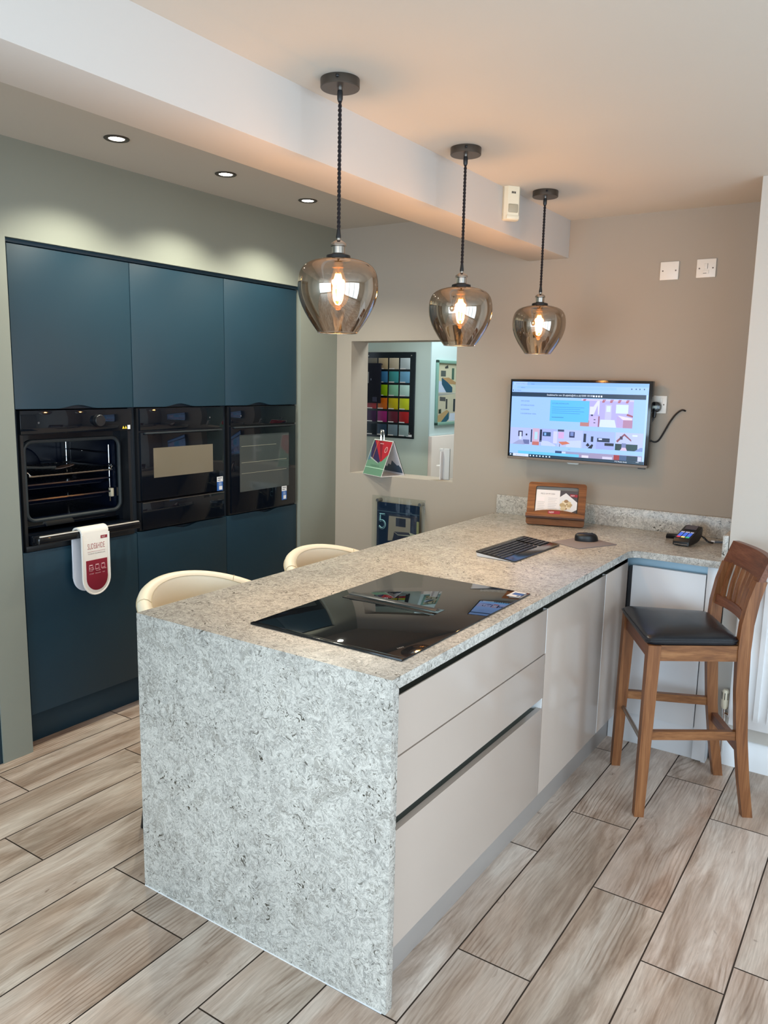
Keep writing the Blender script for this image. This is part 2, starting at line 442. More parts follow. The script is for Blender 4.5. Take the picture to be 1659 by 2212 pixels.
# ------------------------------------------------------------------ setting
def build_floor():
    mb = MB(); bm = mb.bm
    ig = mb.mi('grout'); ip = mb.mi('planks')
    uvl = bm.loops.layers.uv.new('UVMap'); rl = bm.faces.layers.float.new('rnd')
    x0, x1, y0, y1 = -3.3, 3.1, -5.2, 5.2
    f = bm.faces.new([bm.verts.new(p) for p in ((x0, y0, -0.0025), (x1, y0, -0.0025), (x1, y1, -0.0025), (x0, y1, -0.0025))]); f.material_index = ig
    offs = {0: 1.242, 1: .836, 2: .585, 3: .711, -1: .914, -2: -.258, -3: .30, -4: -.105, -5: .001, -6: .42, -7: -.11, -8: .581, -9: .126, -10: .80}
    P, L, gp = 0.2255, 0.9155, 0.0023
    rng = random.Random(3)
    for k in range(-15, 14):
        a = 0.036 + P * k; b = a + P
        off = offs.get(k, rng.uniform(0, L))
        n0 = math.floor((y0 - off) / L)
        for j in range(n0, n0 + 14):
            c = off + j * L; d = c + L
            xa, xb, ya, yb = max(a + gp, x0), min(b - gp, x1), max(c + gp, y0), min(d - gp, y1)
            if xb <= xa or yb <= ya: continue
            vs = [bm.verts.new(p) for p in ((xa, ya, 0), (xb, ya, 0), (xb, yb, 0), (xa, yb, 0))]
            f = bm.faces.new(vs); f.material_index = ip
            f[rl] = rng.random()
            ou, ov = rng.uniform(0, 40), rng.uniform(0, 40); fl = -1 if rng.random() < 0.5 else 1
            for lp in f.loops:
                lp[uvl].uv = (lp.vert.co.x - a + ou, (lp.vert.co.y - c) * fl + ov)
    return struct('floor', mb, 'wood-effect plank tile floor', smooth=False, recalc=False)
build_floor()
mb = MB(); mb.box(-0.582, 3.1, -5.2, BW, HC, HC + 0.2, 'ceil'); struct('ceiling', mb, 'white ceiling over the island')
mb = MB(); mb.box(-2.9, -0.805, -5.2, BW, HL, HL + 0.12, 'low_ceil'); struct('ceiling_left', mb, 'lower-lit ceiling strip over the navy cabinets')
mb = MB(); mb.box(-0.805, -0.582, -5.2, BW, 2.262, HC + 0.2, 'beam', 0.002); struct('trim_1', mb, 'white boxed ceiling beam')
# back wall with the hatch
mb = MB(); hx0, hx1, hz0, hz1 = -1.948, -1.212, 1.052, 1.862
T = 2.668
for b in ((-2.9, hx0, 0, 2.62), (hx1, 3.1, 0, 2.62)): mb.box(b[0], b[1], BW, T, b[2], b[3], 'taupe')
mb.box(hx0, hx1, BW, T, 0, hz0, 'taupe'); mb.box(hx0, hx1, BW, T, hz1, 2.62, 'taupe')
struct('wall_back', mb, 'taupe back wall with a square serving hatch')
# left wall around the tall units
mb = MB()
mb.box(-2.85, LX, 0.197, 0.331, 0, HL, 'sage')
mb.box(-2.85, LX, 0.331, 2.137, 2.152, HL, 'sage')
mb.box(-2.85, LX, 2.137, BW, 0, HL, 'sage')
mb.box(-2.85, LX, -0.75, 0.197, 2.152, HL, 'sage')
mb.box(-2.85, LX, -5.2, -0.75, 0, HL, 'sage')
struct('wall_left', mb, 'sage grey wall around the tall navy cabinets')
mb = MB(); mb.box(-2.95, -2.85, -5.2, BW, 0, HL, 'sage'); struct('wall_left_rear', mb)
# pier on the right
mb = MB(); mb.box(PX, 3.1, PY, BW, 0, HC, 'pier', 0.003); struct('wall_right', mb, 'pale projecting wall with the radiator')
mb = MB()
prof = [(PY, 0), (PY - 0.018, 0), (PY - 0.018, 0.085), (PY - 0.014, 0.092), (PY - 0.014, 0.108), (PY - 0.006, 0.122), (PY, 0.124)]
mb.prism([(PX + 0.006, y, z) for y, z in prof], (2.6, 0, 0), 'white'); struct('baseboard_right', mb, 'white moulded skirting under the radiator')
# walls behind the viewpoint with daylight windows
mb = MB()
mb.box(-2.95, 3.1, -5.3, -5.2, 0, 0.1, 'pier'); mb.box(-2.95, 3.1, -5.3, -5.2, 2.35, 2.62, 'pier')
mb.box(-2.95, -2.6, -5.3, -5.2, 0.1, 2.35, 'taupe'); mb.box(1.3, 3.1, -5.3, -5.2, 0.1, 2.35, 'taupe')
struct('wall_front', mb)
mb = MB()
mb.box(3.1, 3.2, -5.3, -4.9, 0, 2.62, 'taupe'); mb.box(3.1, 3.2, 0.9, BW, 0, 2.62, 'pier')
mb.box(3.1, 3.2, -4.9, 0.9, 0, 0.1, 'pier'); mb.box(3.1, 3.2, -4.9, 0.9, 2.35, 2.62, 'pier')
struct('wall_right_rear', mb)
def window(name, x0, x1, y0, y1, z0, z1, n, axis):
    mb = MB()
    for k in range(n + 1):
        t = k / n
        if axis == 'x': c = x0 + (x1 - x0) * t; mb.box(c - 0.03, c + 0.03, y0, y1, z0, z1, 'white', 0.004)
        else: c = y0 + (y1 - y0) * t; mb.box(x0, x1, c - 0.03, c + 0.03, z0, z1, 'white', 0.004)
    mb.box(x0, x1, y0, y1, z0, z0 + 0.06, 'white'); mb.box(x0, x1, y0, y1, z1 - 0.06, z1, 'white')
    struct(name, mb)
window('window_1', -2.6, 1.3, -5.28, -5.22, 0.1, 2.35, 4, 'x')
window('window_2', 3.12, 3.18, -4.9, 0.9, 0.1, 2.35, 6, 'y')
# room beyond the hatch
FY, FX = 3.30, -1.86
mb = MB(); mb.box(-3.3, FX, FY, 5.2, 0, 2.6, 'aqua'); struct('wall_far', mb, 'pale green wall beyond the hatch')
mb = MB(); mb.box(FX, FX + 0.006, FY + 0.001, 5.2, 1.25, 2.6, 'aqua2'); struct('wall_far_side', mb, 'return wall beyond the hatch, its different light painted as pale aqua')
mb = MB(); mb.box(0.9, 1.0, T, 5.2, 0, 2.6, 'aqua'); mb.box(-3.4, -3.3, T, 5.2, 0, 2.6, 'aqua'); mb.box(-3.4, 1.0, 5.2, 5.3, 0, 2.6, 'aqua'); struct('wall_far_end', mb)
mb = MB(); mb.box(-3.4, 1.0, T, 5.3, 2.6, 2.7, 'ceil'); struct('ceiling_far', mb)

# ------------------------------------------------------------------ worktop
t = thing('worktop', 'speckled grey and white quartz worktop with waterfall end, L-shaped peninsula', 'worktop', (0, 0, 0))
mb = MB()
def worktop_outline(z):
    pts = [(-0.933, 0.0, z), (0, 0, z)]
    R = 0.045; Yr = 1.922
    for k in range(9):
        a = math.radians(180 - 90 * k / 8)
        pts.append((R + R * math.cos(a), Yr - R + R * math.sin(a), z))
    pts += [(PX - 0.004, Yr, z), (PX - 0.004, BW - 0.002, z), (-0.922, BW - 0.002, z)]
    return pts
mb.prism(worktop_outline(0.88), (0, 0, 0.03), 'quartz', 0.0018, 2); 
for v in mb.bm.verts:
    if v.co.z < 0.8825 and v.co.y < 0.004: v.co.y += 0.03
slab = mb.build('worktop_slab', t)
mb = MB(); mb.prism([(-0.933, 0, 0), (-0.933, 0.03, 0), (-0.933, 0.03, 0.8795), (-0.933, 0, 0.9095)], (0.933, 0, 0), 'quartz', 0.0012); mb.build('end_panel', t)
mb = MB(); mb.box(-0.917, PX - 0.004, BW - 0.022, BW - 0.001, WT, 1.012, 'quartz', 0.0012); mb.build('upstand', t)
mb = MB(); mb.box(PX - 0.026, PX - 0.003, PY, BW - 0.022, WT, 1.005, 'quartz', 0.0012); mb.build('upstand', t)
mb = MB(); mb.box(-0.93, -0.012, -0.0022, 0.004, -0.001, 0.0025, 'white'); mb.build('sealant_bead', t)

# ------------------------------------------------------------------ island units
FXP = -0.012   # front face of the drawers
def front(name, y0, y1, z0, z1, parent, mat='cash', x1=FXP, grip=False):
    mb = MB(); d = 0.019 if grip else 0.0
    mb.prism([(x1, y0, z0), (x1, y0, z1), (x1 - 0.0035, y0, z1), (x1 - 0.019, y0, z1 - d), (x1 - 0.019, y0, z0)], (0, y1 - y0, 0), mat, 0.0012)
    return mb.build(name, parent)
t = thing('drawer_unit', 'glossy cashmere three-drawer unit under the hob, next to the waterfall end', 'drawer unit', (-0.3, 0.52, 0))
mb = MB(); mb.box(-0.58, -0.0335, 0.034, 1.005, 0.15, 0.476, 'cash_grey'); mb.box(-0.58, -0.0335, 0.034, 1.005, 0.542, 0.80, 'cash_grey'); mb.box(-0.58, -0.077, 0.034, 1.005, 0.476, 0.542, 'cash_grey'); mb.build('carcass', t)
front('drawer_front', 0.034, 1.003, 0.694, 0.853, t, grip=True)
front('drawer_front', 0.034, 1.003, 0.529, 0.689, t)
front('drawer_front', 0.034, 1.003, 0.158, 0.490, t)
mb = MB(); mb.box(-0.075, -0.070, 0.034, 1.003, 0.48, 0.54, 'rail'); mb.box(-0.07, -0.034, 0.034, 1.003, 0.535, 0.54, 'rail'); mb.box(-0.07, -0.034, 0.034, 1.003, 0.478, 0.481, 'rail')
mb.box(-0.069, FXP - 0.002, 0.9985, 1.003, 0.482, 0.535, 'white'); mb.build('handle_channel', t)
t = thing('base_cabinet', 'glossy cashmere cabinet with one wide door, right of the drawer unit', 'cabinet', (-0.3, 1.31, 0))
mb = MB(); mb.box(-0.58, -0.0335, 1.008, 1.634, 0.15, 0.80, 'cash_grey'); mb.build('carcass', t)
front('door', 1.008, 1.632, 0.158, 0.853, t, grip=True)
mb = MB(); mb.box(FXP - 0.016, FXP - 0.0004, 1.0035, 1.0075, 0.692, 0.853, 'white'); mb.build('edge_strip', t)
t = thing('corner_cabinet', 'narrow cashmere corner cabinet at the inside corner of the island', 'cabinet', (-0.3, 1.8, 0))
mb = MB(); mb.box(-0.58, -0.0335, 1.638, 1.948, 0.15, 0.80, 'cash_grey'); mb.build('carcass', t)
front('door', 1.639, 1.938, 0.158, 0.853, t, grip=True)
mb = MB(); mb.box(FXP - 0.016, FXP - 0.0005, 1.6335, 1.6385, 0.158, 0.853, 'white'); mb.build('edge_strip', t)
mb = MB(); mb.box(-0.080, -0.075, 0.034, 1.945, 0.80, 0.879, 'rail'); mb.box(-0.075, -0.034, 0.034, 1.945, 0.803, 0.807, 'rail')
tag(mb.build('handle_rail'), 'long grey recessed handle rail under the island worktop edge', 'handle rail')
mb = MB(); mb.box(-0.085, -0.068, 0.032, 1.99, 0.0, 0.1495, 'plinth', 0.001)
tag(mb.build('plinth'), 'grey-beige plinth along the floor under the island drawers', 'plinth')
mb = MB(); mb.box(-0.60, -0.582, 0.034, BW - 0.002, 0.0, 0.879, 'cash', 0.001)
tag(mb.build('back_panel'), 'cashmere back panel of the island facing the cream chairs', 'panel')
# return run under the right-hand worktop
YR = 1.950
TB = t = thing('base_cabinet', 'pale grey single-door cabinet behind the wooden bar stool, in the short worktop return', 'cabinet', (0.16, 2.2, 0))
mb = MB(); mb.box(0.006, 0.316, YR + 0.021, BW - 0.03, 0.15, 0.80, 'cash_grey'); mb.build('carcass', t)
mb = MB(); mb.box(0.004, 0.314, YR, YR + 0.019, 0.152, 0.838, 'cash_grey', 0.0012); mb.build('door', t)
mb = MB(); mb.box(-0.014, 0.002, YR + 0.004, YR + 0.03, 0.152, 0.83, 'black'); mb.build('shadow_gap', t)
mb = MB(); mb.box(-0.03, 0.318, YR + 0.035, YR + 0.04, 0.80, 0.879, 'rail_pale'); mb.box(0.0, 0.318, YR + 0.0195, YR + 0.04, 0.80, 0.805, 'rail_pale'); mb.build('handle_channel', t)
mb = MB(); mb.box(-0.066, 0.317, YR + 0.03, YR + 0.046, 0.0, 0.1495, 'cash_grey', 0.001)
tag(mb.build('plinth'), 'pale grey plinth behind the legs of the wooden bar stool', 'plinth')
mb = MB(); mb.box(0.3185, 0.371, YR - 0.002, YR + 0.016, 0.012, 0.879, 'cash_grey', 0.001); mb.box(0.353, 0.371, YR + 0.016, PY + 0.4, 0.0, 0.879, 'cash_grey')
mb.build('filler_panel', TB)

# ------------------------------------------------------------------ hob
t = thing('hob', 'black glass induction hob with a central extractor slot', 'hob', (-0.315, 0.53, WT))
mb = MB(); mb.box(-0.578, -0.052, 0.122, 0.942, WT, WT + 0.005, 'blackglass', 0.0015, 2); mb.build('glass', t)
mb = MB(); mb.box(-0.577, -0.053, 0.1225, 0.137, WT + 0.0045, WT + 0.0065, 'blackgloss', 0.0008); mb.build('front_trim', t)
mb = MB()
z = WT + 0.0052
mb.box(-0.533, -0.187, 0.512, 0.584, z - 0.0005, z + 0.0006, 'blackgloss')
mb.box(-0.522, -0.198, 0.520, 0.536, z, z + 0.0011, 'black'); mb.box(-0.522, -0.198, 0.560, 0.578, z, z + 0.0011, 'black')
mb.build('extractor_inlet', t)
mb = MB()
mb.prism([(-0.525, 0.538, z + 0.004), (-0.195, 0.538, z + 0.004), (-0.195, 0.558, z + 0.007), (-0.525, 0.558, z + 0.007)], (0, 0, 0.003), flat((50, 58, 64), 0.3), 0.001)
mb.build('inlet_bar', t)
mb = MB(); mb.text('NEFF', (-0.106, 0.188, WT + 0.0053), (0.3, 0.95, 0), (-0.95, 0.3, 0), 0.011, flat((150, 150, 150))); mb.build('logo', t)
mb = MB()
mb.box(-0.107, -0.064, 0.868, 0.936, WT + 0.005, WT + 0.0056, 'stickwhite'); mb.box(-0.098, -0.0635, 0.89, 0.918, WT + 0.0054, WT + 0.0059, 'stickblue')
mb.box(-0.075, -0.067, 0.872, 0.886, WT + 0.0054, WT + 0.0059, flat((90, 100, 120)))
mb.build('sticker', t)['label'] = 'white and blue label sticker'

# ------------------------------------------------------------------ tall navy cabinets
DX = -2.08
C0, C1, C2, C3 = 0.345, 0.9375, 1.536, 2.124
def notch_door(y0, y1, z0, z1, parent, cy=None, hw=0.1, dep=0.02, at='bottom'):
    mb = MB(); pts = []
    if cy is None:
        pts = [(y0, z0), (y1, z0), (y1, z1), (y0, z1)]
    else:
        arc = []
        for k in range(13):
            s = -1 + 2 * k / 12
            arc.append((cy + s * hw, dep * (math.cos(s * PI) * 0.5 + 0.5)))
        if at == 'bottom': pts = [(y0, z0)] + [(y, z0 + d) for y, d in arc] + [(y1, z0), (y1, z1), (y0, z1)]
        else: pts = [(y0, z0), (y1, z0), (y1, z1)] + [(y, z1 - d) for y, d in reversed(arc)] + [(y0, z1)]
    mb.prism([(DX - 0.02, y, z) for y, z in pts], (0.02, 0, 0), 'navy', 0.0012)
    return mb.build('door', parent)
G = 0.0018
def tall(label, a, b, ucy, lcy, zb):
    t = thing('tall_cabinet', label, 'cabinet', (-2.4, (a + b) / 2, 0), 0, 'tall navy oven housings')
    mb = MB()
    for y in (a, b - 0.018): mb.box(-2.68, DX - 0.021, y + 0.0005, y + 0.0175, 0.15, 2.14, 'navy_dark')
    mb.box(-2.68, DX - 0.021, a + 0.018, b - 0.018, 1.476, 1.492, 'navy_dark'); mb.box(-2.68, DX - 0.021, a + 0.018, b - 0.018, 0.856, 0.874, 'navy_dark')
    mb.box(-2.68, DX - 0.021, a + 0.018, b - 0.018, 0.15, 0.168, 'navy_dark'); mb.box(-2.68, DX - 0.021, a + 0.018, b - 0.018, 2.122, 2.14, 'navy_dark')
    mb.box(-2.69, -2.68, a, b, 0.15, 2.14, 'navy_dark'); mb.build('carcass', t)
    notch_door(a + G, b - G, 1.478, 2.132, t, ucy, 0.105, 0.015, 'bottom')
    notch_door(a + G, b - G, 0.157, zb, t, lcy, 0.10, 0.014, 'top')
    return t
TA = tall('tall navy cabinet around the open oven, leftmost of the three', C0, C1, 0.642, None, 0.876)
tall('tall navy cabinet around the compact oven, middle of the three', C1, C2, 1.225, 1.24, 0.879)
TC = tall('tall navy cabinet around the closed oven, next to the sage wall', C2, C3, 1.80, 1.86, 0.880)
mb = MB(); mb.box(-2.17, -2.15, 0.332, 2.136, 0.0, 0.1495, 'navy', 0.001)
tag(mb.build('plinth'), 'navy plinth along the floor under the tall cabinets', 'plinth')
mb = MB(); mb.box(-2.12, DX + 0.004, 0.332, 2.1365, 2.136, 2.1515, 'navy', 0.001)
tag(mb.build('filler_strip'), 'thin navy filler strip along the top of the tall cabinets', 'panel')
mb = MB(); mb.box(-2.69, -2.105, 0.3318, 0.3435, 0.1505, 2.135, 'navy_dark')
mb.build('side_panel', TA)
mb = MB(); mb.box(-2.69, -2.105, 2.1255, 2.1362, 0.1505, 2.135, 'navy_dark')
mb.build('side_panel', TC)
mb = MB(); mb.box(-2.8, LX - 0.006, 0.177, 0.1965, 0.0, 2.15, 'navy', 0.001)
tag(mb.build('end_panel'), 'navy panel on the outer side of the sage pillar', 'panel')

def bezel(mb, y0, y1, z0, z1, mat='black'):
    mb.box(-2.6, DX - 0.004, y0, y1, z0, z1, mat, 0.001)
# --- open oven
t = thing('oven', 'black built-in oven with its door open and slid away underneath', 'oven', (-2.35, 0.64, 0.88))
mb = MB(); mb.box(-2.13, DX + 0.006, 0.362, 0.921, 1.372, 1.472, 'ovenglass', 0.0015)
mb.text('o', (DX + 0.0065, 0.44, 1.417), (0, 1, 0), (0, 0, 1), 0.016, flat((120, 125, 130)))
mb.build('control_panel', t)
rx = Matrix.Rotation(PI / 2, 4, 'Y')
mb = MB(); mb.lathe([(0, 0.022), (0.024, 0.022), (0.026, 0.020), (0.027, 0)], (DX + 0.006, 0.735, 1.423), 'black', 40, rx); mb.build('knob', t)
mb = MB()
for y in (0.866, 0.880): mb.prism([(DX + 0.0062, y, 1.381), (DX + 0.0062, y + 0.013, 1.381), (DX + 0.0062, y + 0.0065, 1.394)], (0.0006, 0, 0), 'yellow')
mb.box(DX + 0.006, DX + 0.0068, 0.896, 0.911, 1.378, 1.397, 'stickwhite')
mb.build('warning_sticker', t)
mb = MB()   # carcass front frame
mb.box(-2.62, DX - 0.006, 0.3645, 0.378, 0.88, 1.372, 'black'); mb.box(-2.62, DX - 0.006, 0.905, 0.919, 0.88, 1.372, 'black')
y0, y1, z0, z1 = 0.41, 0.885, 1.0, 1.335
XF = -2.14
for b in ((0.378, y0, 0.885, 1.372), (y1, 0.905, 0.885, 1.372), (y0, y1, 0.965, z0), (y0, y1, z1, 1.372)): mb.box(-2.16, XF, b[0], b[1], b[2], b[3], 'ovenglass')
mb.build('frame', t)
mb = MB()   # enamel cavity
XB = -2.56
mb.box(XB - 0.01, XB, y0, y1, z0, z1, 'enamel'); mb.box(XB, -2.16, y0 - 0.012, y0, z0, z1, 'enamel'); mb.box(XB, -2.16, y1, y1 + 0.012, z0, z1, 'enamel')
mb.box(XB, -2.16, y0, y1, z0 - 0.012, z0, 'enamel'); mb.box(XB, -2.16, y0, y1, z1, z1 + 0.012, 'enamel')
mb.lathe([(0.11, 0.0), (0.11, 0.006), (0.10, 0.009), (0.0, 0.009)], (XB, (y0 + y1) / 2, 1.17), 'enamel', 32, rx)
mb.build('cavity', t)
mb = MB()
mb.tube([(XF + 0.006, (y0 + y1) / 2 + a, (z0 + z1) / 2 + b) for a, b in rrect(y1 - y0 + 0.006, z1 - z0 + 0.006, 0.04, 8)], 0.0085, 'rubber', 8, closed=True)
mb.build('door_seal', t)
for s, y in ((1, y0 + 0.012), (-1, y1 - 0.012)):
    mb = MB()
    for x in (-2.19, -2.52): mb.tube([(x, y, 1.03), (x, y, 1.30)], 0.003, 'chrome', 8)
    for z in (1.07, 1.13, 1.19, 1.26): mb.tube([(-2.19, y, z), (-2.52, y, z)], 0.003, 'chrome', 8)
    mb.build('shelf_support', t)
    mb = MB(); mb.box(-2.185, -2.165, y - 0.006 + s * 0.004, y + 0.008 + s * 0.004, 1.055, 1.095, flat((208, 196, 170)), 0.001); mb.build('rail_clip', t)['label'] = 'cream plastic rail clip'
mb = MB()   # slid-away door
mb.box(-2.55, -2.07, 0.385, 0.898, 0.905, 0.945, 'ovenglass', 0.003)
od = mb.build('door', t)
mb = MB()
mb.box(-2.045, -2.012, 0.378, 0.905, 0.914, 0.945, 'blackgloss', 0.006, 3)
for y in (0.40, 0.885): mb.box(-2.075, -2.03, y - 0.011, y + 0.011, 0.918, 0.940, 'black', 0.002)
h1 = mb.build('handle', od)
mb = MB(); mb.box(-2.022, -2.0115, 0.386, 0.897, 0.9455, 0.9505, flat((206, 200, 190), 0.3), 0.0015); mb.build('handle_trim', t)['label'] = 'thin chrome strip along the handle, bright sheen painted in'  # pale non-metal colour paints in the chrome's bright reflection
mb = MB(); mb.box(-2.09, DX + 0.002, 0.362, 0.921, 0.878, 0.902, 'black', 0.002); mb.build('base_trim', t)
# oven contents
mb = MB(); zr = 1.195
fr = [(-2.17, y0 + 0.012), (-2.17, y1 - 0.012), (-2.51, y1 - 0.012), (-2.51, y0 + 0.012)]
path = spline([(-2.50, y0 + 0.014, zr), (-2.2, y0 + 0.014, zr + 0.002), (-2.165, y0 + 0.016, zr + 0.012), (-2.155, y0 + 0.024, zr + 0.006), (-2.152, y0 + 0.035, zr - 0.006),
               (-2.15, y0 + 0.06, zr - 0.009), (-2.15, y1 - 0.06, zr - 0.009), (-2.152, y1 - 0.035, zr - 0.006), (-2.155, y1 - 0.024, zr + 0.006), (-2.165, y1 - 0.016, zr + 0.012), (-2.2, y1 - 0.014, zr + 0.002), (-2.50, y1 - 0.014, zr)], 5)
mb.tube(path, 0.0042, 'chrome', 8)
mb.tube([(-2.5, y0 + 0.02, zr), (-2.5, y1 - 0.02, zr)], 0.003, 'chrome', 8)
for k in range(17):
    y = y0 + 0.045 + (y1 - y0 - 0.09) * k / 16
    mb.tube([(-2.152, y, zr - 0.006), (-2.50, y, zr)], 0.0017, 'steel', 6)
tag(mb.build('oven_rack'), 'chrome wire rack inside the open oven', 'rack')
for z, lab, nm in ((1.128, 'dark enamel baking tray just below the wire rack', 1), (1.062, 'dark enamel baking tray lowest in the open oven', 2)):
    mb = MB()
    a, b = y0 + 0.022, y1 - 0.022
    mb.prism([(-2.18, a, z + 0.018), (-2.172, a, z + 0.022), (-2.172, b, z + 0.022), (-2.18, b, z + 0.018)], (0.002, 0, -0.006), 'enamel')
    mb.box(-2.49, -2.20, a + 0.03, b - 0.03, z - 0.004, z - 0.001, 'enamel')
    mb.loft([[(-2.175, a, z + 0.02), (-2.495, a, z + 0.02), (-2.495, b, z + 0.02), (-2.175, b, z + 0.02)], [(-2.2, a + 0.03, z - 0.002), (-2.47, a + 0.03, z - 0.002), (-2.47, b - 0.03, z - 0.002), (-2.2, b - 0.03, z - 0.002)]], 'enamel', cap=False)
    tag(mb.build('baking_tray'), lab, 'tray')
t = thing('spatula', 'dark spatula with a broad brown blade lying on the wire rack', 'utensil', (-2.3, 0.66, zr))
mb = MB(); mb.prism([(-2.30 + 0.032 * math.cos(a) * 0.8, 0.71 + 0.05 * math.sin(a), zr + 0.004 + 0.008 * math.sin(a)) for a in [2 * PI * k / 20 for k in range(20)]], (0, 0, 0.003), flat((120, 104, 96))); mb.build('blade', t)
mb = MB(); mb.tube([(-2.30, 0.665, zr + 0.005), (-2.32, 0.6, zr + 0.006), (-2.34, 0.52, zr + 0.012)], [0.008, 0.006, 0.009], flat((60, 66, 66)), 8); mb.build('handle', t)

# --- compact oven and warming drawer
def sticker(parent, x, y0, y1, z0, z1):
    mb = MB(); zm = z0 + (z1 - z0) * 0.64
    mb.box(x, x + 0.0008, y0, y1, zm, z1, 'stickwhite'); mb.box(x, x + 0.0008, y0, y1, z0, zm, 'stickblue')
    mb.box(x + 0.0006, x + 0.0012, y0 + 0.014, y1 - 0.006, z0 + 0.005, z0 + (z1 - z0) * 0.33, 'stickwhite')
    for k, w in ((0.90, 0.7), (0.76, 0.45)):
        zc = z0 + (z1 - z0) * k; mb.box(x + 0.0006, x + 0.0012, y0 + 0.006, y0 + (y1 - y0) * w + 0.006, zc - 0.002, zc + 0.002, flat((110, 112, 118)))
    for k in (0.56, 0.48, 0.40): mb.box(x + 0.0006, x + 0.0012, y0 + 0.012, y1 - 0.01, z0 + (z1 - z0) * k - 0.0012, z0 + (z1 - z0) * k + 0.0012, flat((190, 205, 225)))
    mb.build('energy_sticker', parent)['label'] = 'white and blue label sticker'
t = thing('compact_oven', 'black glass compact oven with a wide low window, middle cabinet', 'oven', (-2.35, 1.237, 1.03))
mb = MB(); mb.box(-2.6, DX - 0.003, 0.957, 1.517, 1.028, 1.473, 'black'); mb.build('body', t)
mb = MB(); mb.box(DX - 0.003, DX + 0.010, 0.966, 1.512, 1.366, 1.472, 'ovenglass', 0.0015)
mb.text('o', (DX + 0.0103, 1.41, 1.416), (0, 1, 0), (0, 0, 1), 0.016, flat((130, 130, 130))); mb.build('control_panel', t)
mb = MB(); mb.box(DX - 0.003, DX + 0.010, 0.966, 1.512, 1.030, 1.358, 'ovenglass', 0.0015)
dr = mb.build('door', t)
mb = MB(); mb.box(DX + 0.0095, DX + 0.0106, 1.04, 1.432, 1.136, 1.281, pbr('window_painted_reflection', s8(116, 108, 92), 0.08, spec=0.6)); mb.build('window', dr)  # flat warm colour stands in for the room reflected in the glass
mb = MB(); mb.box(DX + 0.010, DX + 0.024, 0.985, 1.49, 1.350, 1.358, 'rubber', 0.002); mb.build('handle', dr)
sticker(t, DX + 0.010, 1.459, 1.502, 1.029, 1.104)
t = thing('warming_drawer', 'black glass drawer front directly under the compact oven', 'drawer', (-2.35, 1.237, 0.88))
mb = MB(); mb.box(-2.6, DX - 0.003, 0.957, 1.517, 0.884, 1.022, 'black'); mb.build('body', t)
mb = MB(); mb.box(DX - 0.003, DX + 0.010, 0.966, 1.512, 0.888, 1.020, 'ovenglass', 0.0015); mb.build('drawer_front', t)
mb = MB(); mb.box(DX + 0.0096, DX + 0.0112, 0.967, 1.511, 1.0175, 1.0205, 'steel'); mb.build('edge_trim', t)
# --- closed oven
t = thing('oven', 'black glass closed oven with tall window, next to the sage wall', 'oven', (-2.35, 1.83, 0.88))
mb = MB(); mb.box(-2.6, DX - 0.003, 1.556, 2.105, 0.884, 1.473, 'black'); mb.build('body', t)
mb = MB(); mb.box(DX - 0.003, DX + 0.010, 1.566, 2.104, 1.372, 1.471, 'ovenglass', 0.0015)
mb.text('o', (DX + 0.0103, 1.64, 1.418), (0, 1, 0), (0, 0, 1), 0.016, flat((130, 130, 130))); mb.build('control_panel', t)
mb = MB(); mb.box(DX - 0.003, DX + 0.010, 1.566, 2.104, 0.892, 1.364, 'ovenglass', 0.0015); dr = mb.build('door', t)
mb = MB(); mb.box(DX + 0.0095, DX + 0.0106, 1.632, 2.042, 1.004, 1.318, pbr('smoky_tinted_window', s8(64, 70, 70), 0.06, spec=0.7))
for z in (1.255, 1.165, 1.105): mb.box(DX + 0.0104, DX + 0.0112, 1.645, 1.93 if z > 1.2 else 2.02, z - 0.001, z + 0.001, flat((150, 150, 132)))
mb.build('window', dr)
mb = MB(); mb.box(DX + 0.010, DX + 0.024, 1.585, 2.085, 1.356, 1.364, 'rubber', 0.002); mb.build('handle', dr)
sticker(t, DX + 0.010, 1.979, 2.022, 0.922, 1.003)

# --- oven glove hanging over the handle
t = thing('oven_glove', 'white double oven glove with a crimson pocket hung over the oven handle', 'oven glove', (-2.02, 0.637, 0.66))
def pad(x, y0, y1, zt, zb, th, mat, r=None):
    w = (y1 - y0) / 2; cy = (y0 + y1) / 2; pts = [(x, y1, zt), (x, y0, zt)]
    for k in range(17):
        a = PI + PI * k / 16
        pts.append((x, cy + w * math.cos(a), zb + w * 1.05 + w * 1.05 * math.sin(a)))
    mb = MB(); mb.prism(pts, (th, 0, 0), mat, min(0.004, th * 0.4), 3); return mb
pad(-2.052, 0.556, 0.692, 0.94, 0.664, 0.010, 'cottong').build('back_pad', t)
pad(-2.008, 0.572, 0.712, 0.94, 0.654, 0.012, 'cotton').build('front_pad', t)
mb = MB()
rings = []
for k in range(11):
    a = PI * k / 10
    c, s = math.cos(a), math.sin(a)
    rings.append([(-2.024 + 0.028 * c, 0.571 - 0.008 * (1 - c) / 2, 0.937 + 0.026 * s), (-2.024 + 0.028 * c, 0.711 - 0.009 * (1 - c) / 2, 0.937 + 0.026 * s),
                  (-2.024 + 0.019 * c, 0.711 - 0.009 * (1 - c) / 2, 0.937 + 0.017 * s), (-2.024 + 0.019 * c, 0.571 - 0.008 * (1 - c) / 2, 0.937 + 0.017 * s)])
mb.loft(rings, 'cotton'); mb.build('strap', t)
pad(-1.9965, 0.588, 0.698, 0.812, 0.672, 0.0025, 'cred').build('pocket', t)['label'] = 'crimson rounded pocket'
mb = MB()
w = 0.07; cy = 0.642; tr = [(-1.996, 0.711, 0.93)]
for k in range(17):
    a = PI * k / 16
    tr.append((-1.998, cy + w * math.cos(a), 0.654 + w * 1.05 - w * 1.05 * math.sin(a)))
tr.append((-1.996, 0.573, 0.93)); mb.tube(tr, 0.004, 'cotton', 8); mb.build('binding', t)
mb = MB()
X0 = -1.9958
